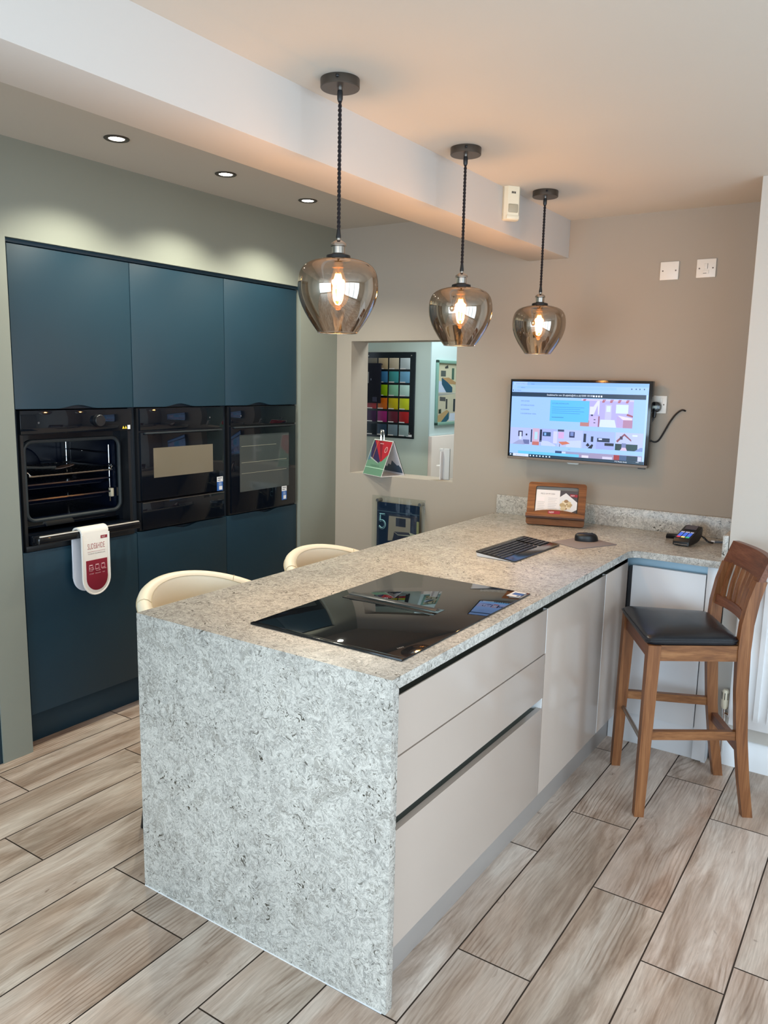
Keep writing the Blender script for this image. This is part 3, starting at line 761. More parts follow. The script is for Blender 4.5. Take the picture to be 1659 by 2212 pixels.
mb.text('SLIDE&HIDE', (X0, 0.643, 0.862), (0, 1, 0), (0, 0, 1), 0.036, 'redink', 'C', 0.47)
mb.box(X0, X0 + 0.0003, 0.598, 0.690, 0.850, 0.851, 'redink'); mb.text('THE OVEN WITH THE DISAPPEARING DOOR', (X0, 0.644, 0.838), (0, 1, 0), (0, 0, 1), 0.0078, 'ink', 'C', 0.58)
mb.box(X0, X0 + 0.0003, 0.668, 0.703, 0.904, 0.917, 'red'); mb.text('NEFF', (X0 + 0.0005, 0.673, 0.907), (0, 1, 0), (0, 0, 1), 0.009, 'paper')
mb.build('title_print', t)
mb = MB(); XP = -1.9936
for n_, yc in enumerate((0.611, 0.643, 0.674)):
    zb = -0.013 if n_ == 0 else -0.006
    zd = 0.002 if n_ == 0 else zb
    for b in ((-.010, .010, .011, .016), (-.010, -.0085, zb, .016), (.0085, .010, zb, .016), (-.010, .010, zb, zb + .0015)):
        mb.box(XP, XP + 0.0003, yc + b[0], yc + b[1], 0.776 + b[2], 0.776 + b[3], 'pink')
    dz = -0.008 if n_ < 2 else -0.0045
    P_ = [(-.010, zd), (.010, zd), (.0155, zd + dz), (-.0045, zd + dz)]
    mb.tube([(XP + 0.0004, yc + a, 0.776 + b) for a, b in P_], 0.0009, 'pink', 5, closed=True)
for s, yc in (('ACCESSIBLE', 0.613), ('SPACE SAVING', 0.646), ('INSIDE', 0.676)): mb.text(s, (XP, yc, 0.748), (0, 1, 0), (0, 0, 1), 0.0072, 'pink', 'C', 0.6)
mb.build('pocket_print', t)

# ------------------------------------------------------------------ pendants
def make_pendant(label):
    t = thing('pendant_light', label, 'pendant light', (0, 0, 0), 0, 'pendant lights over the island')
    zt = 1.966 - HC  # relative to ceiling
    mb = MB(); mb.lathe([(0, -0.0005), (0.0545, -0.0005), (0.0550, -0.002), (0.0550, -0.023), (0.0535, -0.025), (0, -0.025)], (0, 0, 0), 'darkmetal', 48)
    mb.build('canopy', t, True)
    mb = MB(); mb.tube([(0.030, -0.048, -0.010), (0.026, -0.0535, -0.010)], 0.004, 'black', 8); mb.build('canopy_screw', t, True)
    mb = MB(); mb.lathe([(0, -0.0245), (0.007, -0.0245), (0.007, -0.029), (0, -0.029)], (0, 0, 0), 'nickel', 20)
    mb.lathe([(0, -0.028), (0.0074, -0.030), (0.0082, -0.040), (0.0078, -0.052), (0.006, -0.058), (0, -0.058)], (0, 0, 0), 'black', 20); mb.build('cord_grip', t, True)
    mb = MB(); ztop, zbot = -0.055, zt + 0.072
    for ph in (0, PI):
        N = 150
        mb.tube([(0.0026 * math.cos(ph + k * 0.62), 0.0026 * math.sin(ph + k * 0.62), ztop + (zbot - ztop) * k / N) for k in range(N + 1)], 0.0031, 'cord', 6)
    mb.build('cord', t, True)
    mb = MB(); mb.lathe([(0, zt + 0.085), (0.0042, zt + 0.085), (0.0062, zt + 0.07), (0.0072, zt + 0.062), (0.0072, zt + 0.056), (0, zt + 0.056)], (0, 0, 0), 'black', 20); mb.build('cord_grip', t, True)
    mb = MB(); mb.lathe([(0, zt + 0.0575), (0.0062, zt + 0.0575), (0.0062, zt + 0.051), (0.011, zt + 0.049), (0.0205, zt + 0.043), (0.0225, zt + 0.038), (0.0225, zt + 0.034), (0.0185, zt + 0.0325), (0.0185, zt + 0.014), (0.016, zt + 0.011), (0, zt + 0.011)], (0, 0, 0), 'nickel', 40); mb.build('lamp_holder', t, True)
    mb = MB(); mb.lathe([(0, zt + 0.0115), (0.026, zt + 0.0115), (0.0345, zt + 0.008), (0.0355, zt + 0.001), (0.0355, zt - 0.004), (0, zt - 0.004)], (0, 0, 0), 'black', 40); mb.build('shade_ring', t, True)
    pr = [(.020, 0.0), (.040, -.0008), (.057, -.004), (.076, -.009), (.092, -.0165), (.101, -.024), (.108, -.034), (.1125, -.045), (.1155, -.060), (.1165, -.075), (.1163, -.088), (.1145, -.103), (.110, -.120), (.104, -.136), (.0955, -.153), (.086, -.169), (.076, -.184), (.066, -.198), (.0575, -.209)]
    pr = [(r, z + zt) for r, z in pr]
    mb = MB(); mb.lathe(pr, (0, 0, 0), 'smoked', 72)
    sh = mb.build('glass_shade', t, True)
    mb = MB(); mb.tube([(0.0575 * math.cos(2 * PI * k / 72), 0.0575 * math.sin(2 * PI * k / 72), zt - 0.209) for k in range(72)], 0.0012, 'nickel', 6, closed=True); mb.build('shade_rim', t, True)
    mb = MB(); mb.lathe([(0, zt - 0.003), (0.0135, zt - 0.003), (0.0135, zt - 0.022), (0.0175, zt - 0.023), (0.0175, zt - 0.0255), (0, zt - 0.0255)], (0, 0, 0), 'brassy', 30); mb.build('bulb_cap', t, True)
    mb = MB(); mb.lathe([(0.013, zt - 0.0255), (0.0145, zt - 0.035), (0.021, zt - 0.055), (0.028, zt - 0.077), (0.0315, zt - 0.095), (0.0305, zt - 0.110), (0.024, zt - 0.126), (0.013, zt - 0.136), (0, zt - 0.139)], (0, 0, 0), 'amber', 36)
    bl = mb.build('bulb', t, True)
    mb = MB()
    for k in range(6):
        a = k * PI / 3; c, s = math.cos(a), math.sin(a)
        mb.tube([(0.006 * c, 0.006 * s, zt - 0.043), (0.0135 * c, 0.0135 * s, zt - 0.068), (0.013 * c, 0.013 * s, zt - 0.092), (0.008 * c, 0.008 * s, zt - 0.118)], 0.0030, 'fil', 6)
    mb.tube([(0, 0, zt - 0.026), (0, 0, zt - 0.05)], 0.004, 'brassy', 8)
    mb.build('filament', bl, True)
    return t
PEND = [(-0.455, 0.369), (-0.457, 1.119), (-0.457, 1.853)]
plab = ['smoked glass pendant light nearest the waterfall end, above the hob', 'smoked glass pendant light in the middle of the row of three', 'smoked glass pendant light farthest back, nearest the wall screen']
p0 = make_pendant(plab[0]); p0.location = (*PEND[0], HC)
for (x, y), l in list(zip(PEND, plab))[1:]: dup(p0, (x, y, HC), None, l)

# ------------------------------------------------------------------ downlights
def make_down(label):
    t = thing('downlight', label, 'downlight', (0, 0, 0), 0, 'recessed downlights over the ovens')
    mb = MB(); mb.lathe([(0.030, 0.0), (0.030, -0.002), (0.034, -0.0045), (0.045, -0.0045), (0.0485, -0.002), (0.0485, 0.0)], (0, 0, 0), 'darkmetal', 40); mb.build('bezel', t, True)
    mb = MB(); mb.lathe([(0, -0.0022), (0.030, -0.0015)], (0, 0, 0), 'led', 32); mb.build('lamp', t, True)['label'] = 'glowing white lamp face'
    return t
DL = [(-1.705, 0.596), (-1.716, 1.194), (-1.722, 1.783)]
dlab = ['recessed downlight nearest the left edge of the picture', 'recessed downlight in the middle of the three over the ovens', 'recessed downlight nearest the back wall with the hatch']
d0 = make_down(dlab[0]); d0.location = (*DL[0], HL)
for (x, y), l in list(zip(DL, dlab))[1:]: dup(d0, (x, y, HL), None, l)

# ------------------------------------------------------------------ motion sensor on beam
t = thing('motion_sensor', 'cream motion sensor box mounted on the white beam', 'sensor', (-0.582, 1.74, 2.383), math.radians(52))
# local: -y faces the room
mb = MB()
sec = [(-0.037, 0.018), (-0.037, -0.012), (-0.026, -0.026), (0.026, -0.026), (0.037, -0.012), (0.037, 0.018)]
mb.prism([(x, y - 0.030, -0.071) for x, y in sec], (0, 0, 0.139), 'cream_plastic', 0.004, 3); mb.build('housing', t, True)
mb = MB(); mb.box(-0.022, 0.022, -0.0585, -0.055, -0.042, -0.008, flat((176, 168, 146)), 0.003); mb.build('lens', t, True)
mb = MB()
for k in (-1, 0, 1): mb.box(k * 0.007 - 0.0022, k * 0.007 + 0.0022, -0.0572, -0.0555, 0.035, 0.043, 'black')
mb.build('vent_slots', t, True)
mb = MB(); mb.box(-0.030, 0.030, -0.059, -0.05, -0.069, -0.052, 'cream_plastic', 0.004); mb.build('lower_lip', t, True)
mb = MB(); mb.box(-0.02, 0.02, -0.016, 0.002, -0.045, 0.045, 'cream_plastic', 0.002); mb.build('bracket', t, True)

# ------------------------------------------------------------------ wall plates
def plate(name, label, x0, x1, z0, z1, cat):
    t = thing(name, label, cat, ((x0 + x1) / 2, BW, (z0 + z1) / 2))
    mb = MB(); mb.box(x0, x1, BW - 0.009, BW - 0.0002, z0, z1, 'plastic', 0.003, 3); mb.build('faceplate', t)
    zc = (z0 + z1) / 2
    for x in (x0 + 0.0135, x1 - 0.0135):
        mb = MB(); mb.tube([(x, BW - 0.0085, zc), (x, BW - 0.0098, zc)], 0.0036, flat((110, 100, 92)), 12); mb.build('screw', t)
    return t
plate('blank_plate', 'white blank wall plate with two screws, left of the fused switch', -0.116, -0.029, 2.127, 2.212, 'wall plate')
t = plate('fused_switch', 'white fused switch plate high on the wall, right of the blank plate', 0.051, 0.138, 2.129, 2.214, 'switch')
mb = MB(); mb.box(0.086, 0.1005, BW - 0.0125, BW - 0.008, 2.169, 2.193, 'plastic', 0.001); mb.box(0.1005, 0.1018, BW - 0.0105, BW - 0.008, 2.169, 2.193, flat((120, 108, 98))); mb.build('rocker', t)
mb = MB(); mb.box(0.076, 0.108, BW - 0.0112, BW - 0.008, 2.146, 2.163, 'plastic', 0.001); mb.box(0.083, 0.098, BW - 0.0118, BW - 0.0110, 2.1475, 2.150, flat((120, 108, 98))); mb.build('fuse_carrier', t)
t = plate('wall_socket', 'white wall socket behind the right edge of the wall screen', -0.124, -0.037, 1.493, 1.579, 'socket')
mb = MB(); mb.box(-0.070, -0.056, BW - 0.0125, BW - 0.008, 1.545, 1.568, 'plastic', 0.001); mb.build('rocker', t)
t = thing('plug', 'black three-pin plug with trailing lead in the wall socket', 'plug', (-0.086, BW - 0.01, 1.52))
mb = MB()
pts = [(-0.086 + a, BW - 0.0095, 1.524 + b) for a, b in rrect(0.052, 0.050, 0.018, 6)]
mb.prism(pts, (0, -0.034, 0), 'blackgloss', 0.004, 3); mb.build('body', t)
mb = MB(); mb.box(-0.110, -0.074, BW - 0.0445, BW - 0.0432, 1.518, 1.530, flat((176, 190, 186))); mb.build('label_patch', t)
mb = MB(); mb.tube(spline([(-0.086, BW - 0.026, 1.502), (-0.087, BW - 0.026, 1.48), (-0.092, BW - 0.028, 1.46), (-0.108, BW - 0.035, 1.435), (-0.125, BW - 0.035, 1.41)], 6), [0.0075] * 9 + [0.0035] * 16, 'black', 8); mb.build('lead', t)
mb = MB(); mb.tube(spline([(-0.16, BW - 0.03, 1.47), (-0.125, BW - 0.02, 1.395), (-0.104, BW - 0.012, 1.363), (-0.082, BW - 0.009, 1.352), (-0.062, BW - 0.009, 1.362), (-0.040, BW - 0.009, 1.402), (-0.016, BW - 0.009, 1.452), (0.010, BW - 0.009, 1.492), (0.034, BW - 0.010, 1.512), (0.046, BW - 0.008, 1.512), (0.051, BW - 0.0005, 1.509)], 6), 0.0042, 'black', 8)
tag(mb.build('cable'), 'black loose cable curving from the wall into the back of the screen', 'cable')

# ------------------------------------------------------------------ wall screen
TX0, TX1, TZ0, TZ1 = -0.832, -0.088, 1.226, 1.648
TYF = 2.400
t = thing('television', 'flat wall-mounted screen showing a kitchen website', 'television', (-0.46, BW, 1.437))
mb = MB(); mb.box(TX0, TX1, TYF, TYF + 0.035, TZ0 + 0.012, TZ1, 'blackgloss', 0.002); mb.box(TX0 + 0.12, TX1 - 0.12, TYF + 0.034, TYF + 0.055, TZ0 + 0.06, TZ1 - 0.08, 'black', 0.006); mb.build('casing', t)
mb = MB(); mb.box(TX0, TX1, TYF - 0.002, TYF + 0.035, TZ0, TZ0 + 0.0135, flat((122, 112, 102), 0.45), 0.0015)
mb.box(TX1 - 0.045, TX1 - 0.012, TYF + 0.004, TYF + 0.028, TZ0 - 0.006, TZ0, 'black'); mb.build('chin', t)['label'] = 'satin silver lower edge'
mb = MB(); mb.prism([(-0.50, TYF + 0.004, TZ0 + 0.001), (-0.43, TYF + 0.004, TZ0 + 0.001), (-0.44, TYF + 0.004, TZ0 - 0.007), (-0.49, TYF + 0.004, TZ0 - 0.007)], (0, 0.02, 0), 'steel'); mb.build('sensor_tab', t)
mb = MB(); mb.box(-0.55, -0.37, TYF + 0.054, BW - 0.0005, 1.36, 1.54, 'black'); mb.build('wall_bracket', t)
SX0, SX1, SZ0, SZ1 = TX0 + 0.011, TX1 - 0.016, TZ0 + 0.016, TZ1 - 0.013
mb = MB(); mb.box(SX0, SX1, TYF - 0.0012, TYF + 0.001, SZ0, SZ1, scr((150, 190, 255)))
def sr(u0, u1, v0, v1, rgb, lv=1, s=1.25):
    """patch of the web page: u from left, v from top, both 0..1"""
    a, b = SX0 + (SX1 - SX0) * u0, SX0 + (SX1 - SX0) * u1
    c, d = SZ1 - (SZ1 - SZ0) * v1, SZ1 - (SZ1 - SZ0) * v0
    y = TYF - 0.0012 - 0.00025 * lv
    mb.face([(a, y, c), (b, y, c), (b, y, d), (a, y, d)], scr(rgb, s))
def sp(uv, rgb, lv=2):
    y = TYF - 0.0012 - 0.00025 * lv
    mb.face([(SX0 + (SX1 - SX0) * u, y, SZ1 - (SZ1 - SZ0) * v) for u, v in uv], scr(rgb))
def stx(s, u, v, size, rgb, lv=3, al='L', sx=1.0):
    mb.text(s, (SX0 + (SX1 - SX0) * u, TYF - 0.0012 - 0.00025 * lv, SZ1 - (SZ1 - SZ0) * v), (1, 0, 0), (0, 0, 1), size, scr(rgb), al, sx)
sr(0, 1, 0, .045, (128, 176, 250)); sr(0.01, .12, .005, .045, (160, 196, 255), 2); stx('Kitchens and Bedrooms', .03, .034, .007, (60, 80, 120)); stx('Home', .15, .034, .007, (60, 80, 120))
sr(.04, .78, .055, .088, (140, 186, 255), 2); stx('kitchens', .07, .083, .007, (60, 80, 120))
for u in (.88, .91, .935, .965): sr(u, u + .008, .062, .078, (60, 80, 120), 2)
sr(.005, .012, .108, .122, (20, 20, 40), 2); stx('Our Website', .02, .121, .007, (60, 80, 120))
sr(0, .985, .138, .196, (26, 52, 78), 1)
stx('Established for over 20 years', .275, .177, .0125, (225, 236, 255), 3, 'L', .82); stx('|', .425, .177, .0125, (225, 236, 255)); stx('info@tfsl.co.uk', .436, .177, .0125, (225, 236, 255), 3, 'L', .85)
stx('|', .523, .177, .0125, (225, 236, 255)); stx('02000 100 000', .532, .177, .0125, (225, 236, 255), 3, 'L', .82)
for u in (.618, .636, .654, .672): sr(u, u + .011, .158, .180, (225, 236, 255), 3)
for s, v in (('INFO & FAQS', .262), ('KITCHENS & STUDIO', .318), ('ACCESSORIES', .374), ('CONTEMPORARY IDEAS', .43)): stx(s, .075, v, .0085, (70, 90, 140), 2, 'L', .95)
# big kitchen picture
sr(.535, .905, .205, .555, (172, 166, 226), 1); sr(.535, .905, .205, .226, (196, 190, 240), 2)
for u in (.55, .69, .745, .80, .855): sp([(u, .205), (u + .022, .205), (u + .010, .245), (u - .006, .245)], (168, 96, 110))
sr(.535, .60, .48, .555, (178, 120, 122), 2); sr(.60, .668, .42, .555, (186, 174, 226), 2); sr(.664, .674, .42, .555, (140, 90, 120), 3)
sp([(.60, .30), (.625, .30), (.655, .215), (.668, .215), (.668, .40), (.66, .40), (.655, .28), (.63, .40), (.60, .40)], (210, 214, 250))
sr(.71, .755, .27, .46, (186, 186, 238), 2); sr(.718, .747, .285, .36, (204, 222, 255), 3)
sr(.785, .87, .265, .375, (200, 222, 255), 2); sp([(.80, .40), (.90, .43), (.90, .46), (.84, .46)], (216, 208, 246)); sp([(.795, .41), (.84, .455), (.84, .555), (.795, .545)], (176, 158, 214), 3); sr(.84, .905, .455, .555, (168, 124, 160), 3)
sp([(.68, .46), (.78, .46), (.795, .555), (.672, .555)], (202, 216, 252)); sp([(.865, .375), (.905, .40), (.905, .42), (.86, .40)], (150, 76, 96), 4)
sr(.61, .625, .40, .42, (40, 40, 90), 4); sr(.632, .645, .46, .47, (50, 40, 90), 4); sr(.632, .645, .50, .51, (50, 40, 90), 4)
sr(.305, .595, .232, .505, (88, 182, 246), 4); stx('KITCHEN SHOWROOMS', .32, .283, .0095, (52, 104, 170), 5, 'L', .85)
for k in range(4): sr(.32, .56 - .03 * (k % 2), .318 + .026 * k, .324 + .026 * k, (64, 140, 214), 5)
sr(.32, .41, .452, .458, (50, 100, 170), 5)
# strip of pictures
for u0, u1, c in ((0, .175, (172, 184, 236)), (.178, .232, (196, 168, 198)), (.235, .365, (160, 172, 228)), (.37, .56, (172, 184, 238)), (.56, .79, (158, 176, 236)), (.795, .985, (176, 186, 240))): sr(u0, u1, .612, .838, c, 1)
sr(.065, .10, .655, .73, (44, 44, 76), 2); sr(.075, .092, .67, .77, (196, 208, 250), 3); sr(.105, .155, .77, .83, (100, 110, 160), 2); sr(.165, .175, .63, .80, (40, 44, 84), 2); sr(.125, .137, .69, .715, (20, 20, 50), 3)
sp([(.02, .838), (.07, .78), (.105, .78), (.12, .838)], (150, 156, 200)); sr(.178, .232, .79, .838, (184, 108, 104), 2); sr(.195, .218, .66, .76, (170, 210, 244), 2)
sr(.235, .252, .625, .79, (22, 24, 56), 2); sr(.258, .32, .655, .71, (30, 60, 100), 2); sr(.27, .285, .665, .70, (120, 170, 230), 3); sp([(.24, .77), (.30, .775), (.36, .82), (.36, .838), (.25, .838)], (184, 198, 250)); sr(.34, .37, .64, .80, (196, 200, 248), 2)
sr(.372, .42, .612, .64, (60, 70, 104), 2); sr(.378, .42, .645, .73, (204, 164, 216), 2); sp([(.38, .775), (.44, .765), (.47, .79), (.41, .815)], (196, 112, 92), 3); sr(.46, .50, .635, .71, (30, 34, 80), 2); sr(.467, .492, .64, .69, (110, 128, 190), 3); sp([(.44, .76), (.55, .74), (.55, .838), (.44, .838)], (186, 200, 250)); sr(.39, .394, .80, .838, (80, 60, 60), 4)
sr(.566, .585, .65, .76, (24, 36, 66), 2); sr(.62, .638, .68, .75, (24, 36, 66), 2); sr(.665, .755, .695, .745, (26, 40, 72), 2); sr(.675, .70, .70, .72, (190, 204, 250), 3); sr(.66, .79, .75, .838, (150, 162, 222), 2); sr(.72, .785, .755, .79, (16, 18, 40), 3)
sp([(.585, .80), (.60, .765), (.615, .80), (.60, .815)], (16, 16, 40), 3); sp([(.60, .835), (.628, .78), (.64, .79), (.63, .838)], (14, 14, 40), 3)
sp([(.80, .72), (.855, .622), (.905, .70), (.905, .72), (.855, .65), (.81, .74)], (130, 70, 84), 3); sr(.795, .84, .755, .838, (18, 46, 50), 2); sr(.87, .95, .755, .838, (14, 52, 58), 2); sr(.84, .87, .745, .80, (110, 120, 170), 2); sp([(.83, .838), (.845, .80), (.87, .80), (.88, .838)], (206, 180, 210), 3); sr(.91, .945, .635, .655, (206, 220, 255), 3); sp([(.93, .838), (.97, .79), (.985, .79), (.985, .838)], (120, 140, 200), 3); sr(.825, .845, .66, .70, (60, 40, 70), 4)
for u in (.458, .468): sr(u, u + .004, .862, .868, (70, 90, 140), 2)
# bottom row
sr(.36, .985, .895, .962, (150, 140, 176), 1); sr(.36, .41, .895, .945, (46, 66, 110), 2); sr(.41, .44, .90, .945, (190, 205, 246), 2); sr(.44, .62, .895, .915, (140, 150, 190), 2); sr(.56, .61, .93, .962, (210, 206, 230), 2); sr(.71, .78, .93, .962, (200, 196, 226), 2); sr(.79, .83, .90, .962, (150, 40, 40), 2); sr(.83, .88, .90, .962, (60, 84, 126), 2); sr(.88, .955, .90, .962, (16, 44, 66), 2); sr(.957, .98, .905, .962, (190, 196, 226), 3)
sr(.07, .54, .925, .962, (100, 190, 250), 4)
sr(0, 1, .962, 1, (20, 50, 72), 5); sr(.03, .155, .963, .999, (206, 216, 240), 6); sr(.006, .016, .972, .988, (220, 236, 255), 6)
stx('Type here to search', .05, .986, .007, (110, 124, 150), 7)
for u in (.165, .19, .215, .24, .265, .29, .315): sr(u, u + .010, .973, .990, (206, 226, 250), 6)
stx('9°C Mostly cloudy', .80, .988, .009, (230, 240, 255), 7, 'L', .9); stx('14:03', .945, .980, .007, (230, 240, 255), 7)
sr(.987, 1, .138, .962, (168, 204, 255), 2)
mb.build('display', t, smooth=False, recalc=False)['label'] = 'bright web page of kitchen pictures'

# ------------------------------------------------------------------ worktop items
# cookbook stand
lean = math.radians(20)
sx, sy = -0.490, 2.256
t = thing('cookbook_stand', 'brown wooden cookbook stand leaning back on the worktop', 'stand', (sx, sy, WT + 0.0058), math.radians(16))
Rl = Matrix.Rotation(-lean, 4, 'X')
def LP(x, y, z): return tuple(Rl @ Vector((x, y, z)))
SW, SH = 0.292, 0.222
outer = rrect(SW, SH, 0.014, 4, 0, SH / 2); inner = rrect(0.216, 0.165, 0.010, 4, 0.0, 0.120)
mb = MB()
i = mb.mi('acacia'); bm = mb.bm
def ring(poly, y): return [bm.verts.new(LP(x, y, z)) for x, z in poly]
of, inf, ob_, inb = ring(outer, 0), ring(inner, 0), ring(outer, 0.016), ring(inner, 0.016)
n = len(outer)
for k in range(n):
    j = (k + 1) % n
    for q in ((of[k], of[j], inf[j], inf[k]), (ob_[j], ob_[k], inb[k], inb[j]), (of[j], of[k], ob_[k], ob_[j]), (inf[k], inf[j], inb[j], inb[k])): bm.faces.new(q).material_index = i
mb.build('frame', t, True)
mb = MB(); mb.prism([LP(-0.108, 0.0162, 0.036), LP(0.108, 0.0162, 0.036), LP(0.108, 0.0162, 0.204), LP(-0.108, 0.0162, 0.204)], Rl.to_3x3() @ Vector((0, 0.002, 0)), flat((126, 124, 118))); mb.build('backing', t, True)
mb = MB()
mb.prism([LP(-0.146, -0.030, 0.030), LP(0.146, -0.030, 0.030), LP(0.146, 0.0, 0.030), LP(-0.146, 0.0, 0.030)], Rl.to_3x3() @ Vector((0, 0, 0.012)), 'acdark', 0.001)
mb.build('ledge', t, True)
lip = [(-0.146, 0.036)] + [(-0.146 + 0.292 * k / 14, 0.052 + 0.022 * math.sin(PI * k / 14)) for k in range(15)] + [(0.146, 0.036)]
mb = MB(); mb.prism([LP(x, -0.036, z) for x, z in lip], Rl.to_3x3() @ Vector((0, 0.007, 0)), 'acacia', 0.001); lp = mb.build('ledge_lip', t, True)
mb = MB(); mb.prism([LP(-0.034, -0.0368, 0.052), LP(0.026, -0.0368, 0.052), LP(0.026, -0.0368, 0.068), LP(-0.034, -0.0368, 0.068)], Rl.to_3x3() @ Vector((0, 0.0008, 0)), 'red')
mb.text('NEFF', LP(-0.029, -0.0375, 0.056), LP(1, 0, 0), LP(0, 0, 1), 0.0115, 'paper'); mb.build('brand_badge', lp, True)['label'] = 'small dark red badge'
mb = MB(); mb.prism([(-0.05, 0.118, -0.005), (0.05, 0.118, -0.005), (0.05, 0.125, -0.005), (-0.05, 0.125, -0.005)], (0, -0.044, 0.155), 'acacia'); mb.build('rear_prop', t, True)
t2 = thing('recipe_card', 'recipe card with a food photo resting on the cookbook stand', 'card', (sx, sy, WT + 0.0058), math.radians(16))
mb = MB()
def cq(x0, x1, z0, z1, y, mat): mb.prism([LP(x0, y, z0), LP(x1, y, z0), LP(x1, y, z1), LP(x0, y, z1)], Rl.to_3x3() @ Vector((0, 0.0006, 0)), mat)
cq(-0.104, 0.016, 0.043, 0.184, 0.004, 'paper')
mb.text('PIECE OF MY DISH', LP(-0.046, 0.0036, 0.160), LP(1, 0, 0), LP(0, 0, 1), 0.0105, 'ink', 'C', 0.85)
for k in range(6): cq(-0.095, -0.058 - 0.004 * (k % 2), 0.118 - 0.009 * k, 0.1195 - 0.009 * k, 0.0034, flat((186, 180, 178)))
for k in range(9): cq(-0.042, 0.004 - 0.005 * (k % 3), 0.141 - 0.009 * k, 0.1425 - 0.009 * k, 0.0034, flat((186, 180, 178)))
cq(-0.097, -0.062, 0.125, 0.146, 0.0034, flat((240, 228, 226)))
mb.build('text_page', t2, True)
mb = MB()
cq(0.016, 0.104, 0.043, 0.184, 0.004, flat((62, 60, 66)))
def cp(uv, y, mat): mb.prism([LP(x, y, z) for x, z in uv], Rl.to_3x3() @ Vector((0, 0.0005, 0)), mat)
cp([(0.016, 0.150), (0.045, 0.172), (0.104, 0.126), (0.104, 0.088), (0.05, 0.056), (0.016, 0.076)], 0.0034, flat((222, 220, 218)))
for k in range(22):
    a = k * 2.4; r = 0.006 + 0.0015 * k
    x, z = 0.050 + 0.62 * r * math.cos(a), 0.108 + 0.62 * r * math.sin(a)
    q = 0.008 + 0.003 * ((k * 7) % 3)
    cp([(x + q * math.cos(b), z + q * 0.8 * math.sin(b)) for b in [2 * PI * j / 8 for j in range(8)]], 0.0028 - 0.00002 * k, flat([(206, 186, 146), (186, 160, 116), (224, 208, 176), (150, 120, 84)][k % 4]))
cp([(0.02, 0.05), (0.05, 0.043), (0.104, 0.043), (0.104, 0.07), (0.06, 0.054)], 0.0031, flat((136, 120, 84)))
cp([(0.066, 0.155), (0.104, 0.152), (0.104, 0.166), (0.066, 0.168)], 0.0026, 'red'); mb.text('NEFF', LP(0.069, 0.0021, 0.157), LP(1, 0, 0), LP(0, 0, 1), 0.009, 'paper')
mb.build('photo_page', t2, True)['label'] = 'photo of food on a white plate'

# keyboard (long side along y)
kc = (-0.385, 1.590)
t = thing('keyboard', 'slim black keyboard with a pale underside on the worktop', 'keyboard', (*kc, WT), math.radians(-2.5))
th = math.radians(0)
mb = MB()
W2, L2 = 0.093, 0.225
def kz(x): return 0.006 + (0.093 - x) / 0.186 * 0.016
out = rrect(2 * W2, 2 * L2, 0.016, 5)
mb.loft([[(x * 0.96, y * 0.985, 0.0015) for x, y in out], [(x, y, max(0.003, kz(x) - 0.004)) for x, y in out]], flat((214, 216, 220), 0.35)); mb.build('base', t, True)['label'] = 'pale silver underside'
mb = MB(); mb.loft([[(x, y, max(0.003, kz(x) - 0.004)) for x, y in out], [(x, y, kz(x) - 0.0005) for x, y in out], [(x * 0.985, y * 0.994, kz(x)) for x, y in out]], 'blackgloss'); mb.build('top_plate', t, True)
for r in range(6):
    xc = -0.070 + r * 0.0205; n = 18
    for k in range(n):
        if k == 13 or (r == 5 and 4 <= k <= 9): continue
        yc = -0.205 + 0.41 * k / (n - 1); z0 = kz(xc)
        mb = MB(); mb.box(xc - 0.0085, xc + 0.0085, yc - 0.010, yc + 0.010, z0 - 0.001, z0 + 0.0018, 'black', 0.0012, 1); mb.build('key', t, True)
mb = MB(); mb.box(0.024, 0.041, -0.106, 0.02, kz(0.033) - 0.001, kz(0.033) + 0.0018, 'black', 0.001, 1); mb.build('space_bar', t, True)
# mouse mat and mouse
mb = MB()
mp = [(-0.343, 1.862), (-0.189, 1.788), (-0.085, 1.992), (-0.272, 2.085)]
mb.prism([(x, y, WT) for x, y in mp], (0, 0, 0.0035), 'greytop', 0.0008)
tag(mb.build('mouse_mat'), 'thin square grey mouse mat on the worktop', 'mouse mat')
t = thing('computer_mouse', 'black computer mouse on the grey mouse mat', 'mouse', (-0.225, 1.985, WT + 0.0036), math.radians(-52))
mb = MB(); rings = []
for k in range(13):
    z = k / 12
    hh = 0.036 * math.sin(z * PI / 2)
    s = math.sqrt(max(0.0, 1 - (z ** 2.6))) if k < 12 else 0.03
    rings.append([((0.031 + 0.004 * math.cos(2 * a)) * math.cos(a) * s, 0.055 * math.sin(a) * s - 0.008 * z, hh + 0.0005) for a in [2 * PI * j / 28 for j in range(28)]])
mb.loft(rings, 'black'); mb.build('body', t, True)
mb = MB(); mb.tube([(-0.0035, 0.024, 0.0315), (0.0035, 0.024, 0.0315)], 0.006, 'rubber', 14); mb.build('scroll_wheel', t, True)
mb = MB()
for (x, y, z) in ((0.004, 0.036, 0.0262), (0.0, 0.006, 0.0365), (-0.006, 0.012, 0.0352)): mb.lathe([(0.0016, 0), (0, 0.001)], (x, y, z), 'stickwhite', 8)
mb.build('indicator_lamps', t, True)

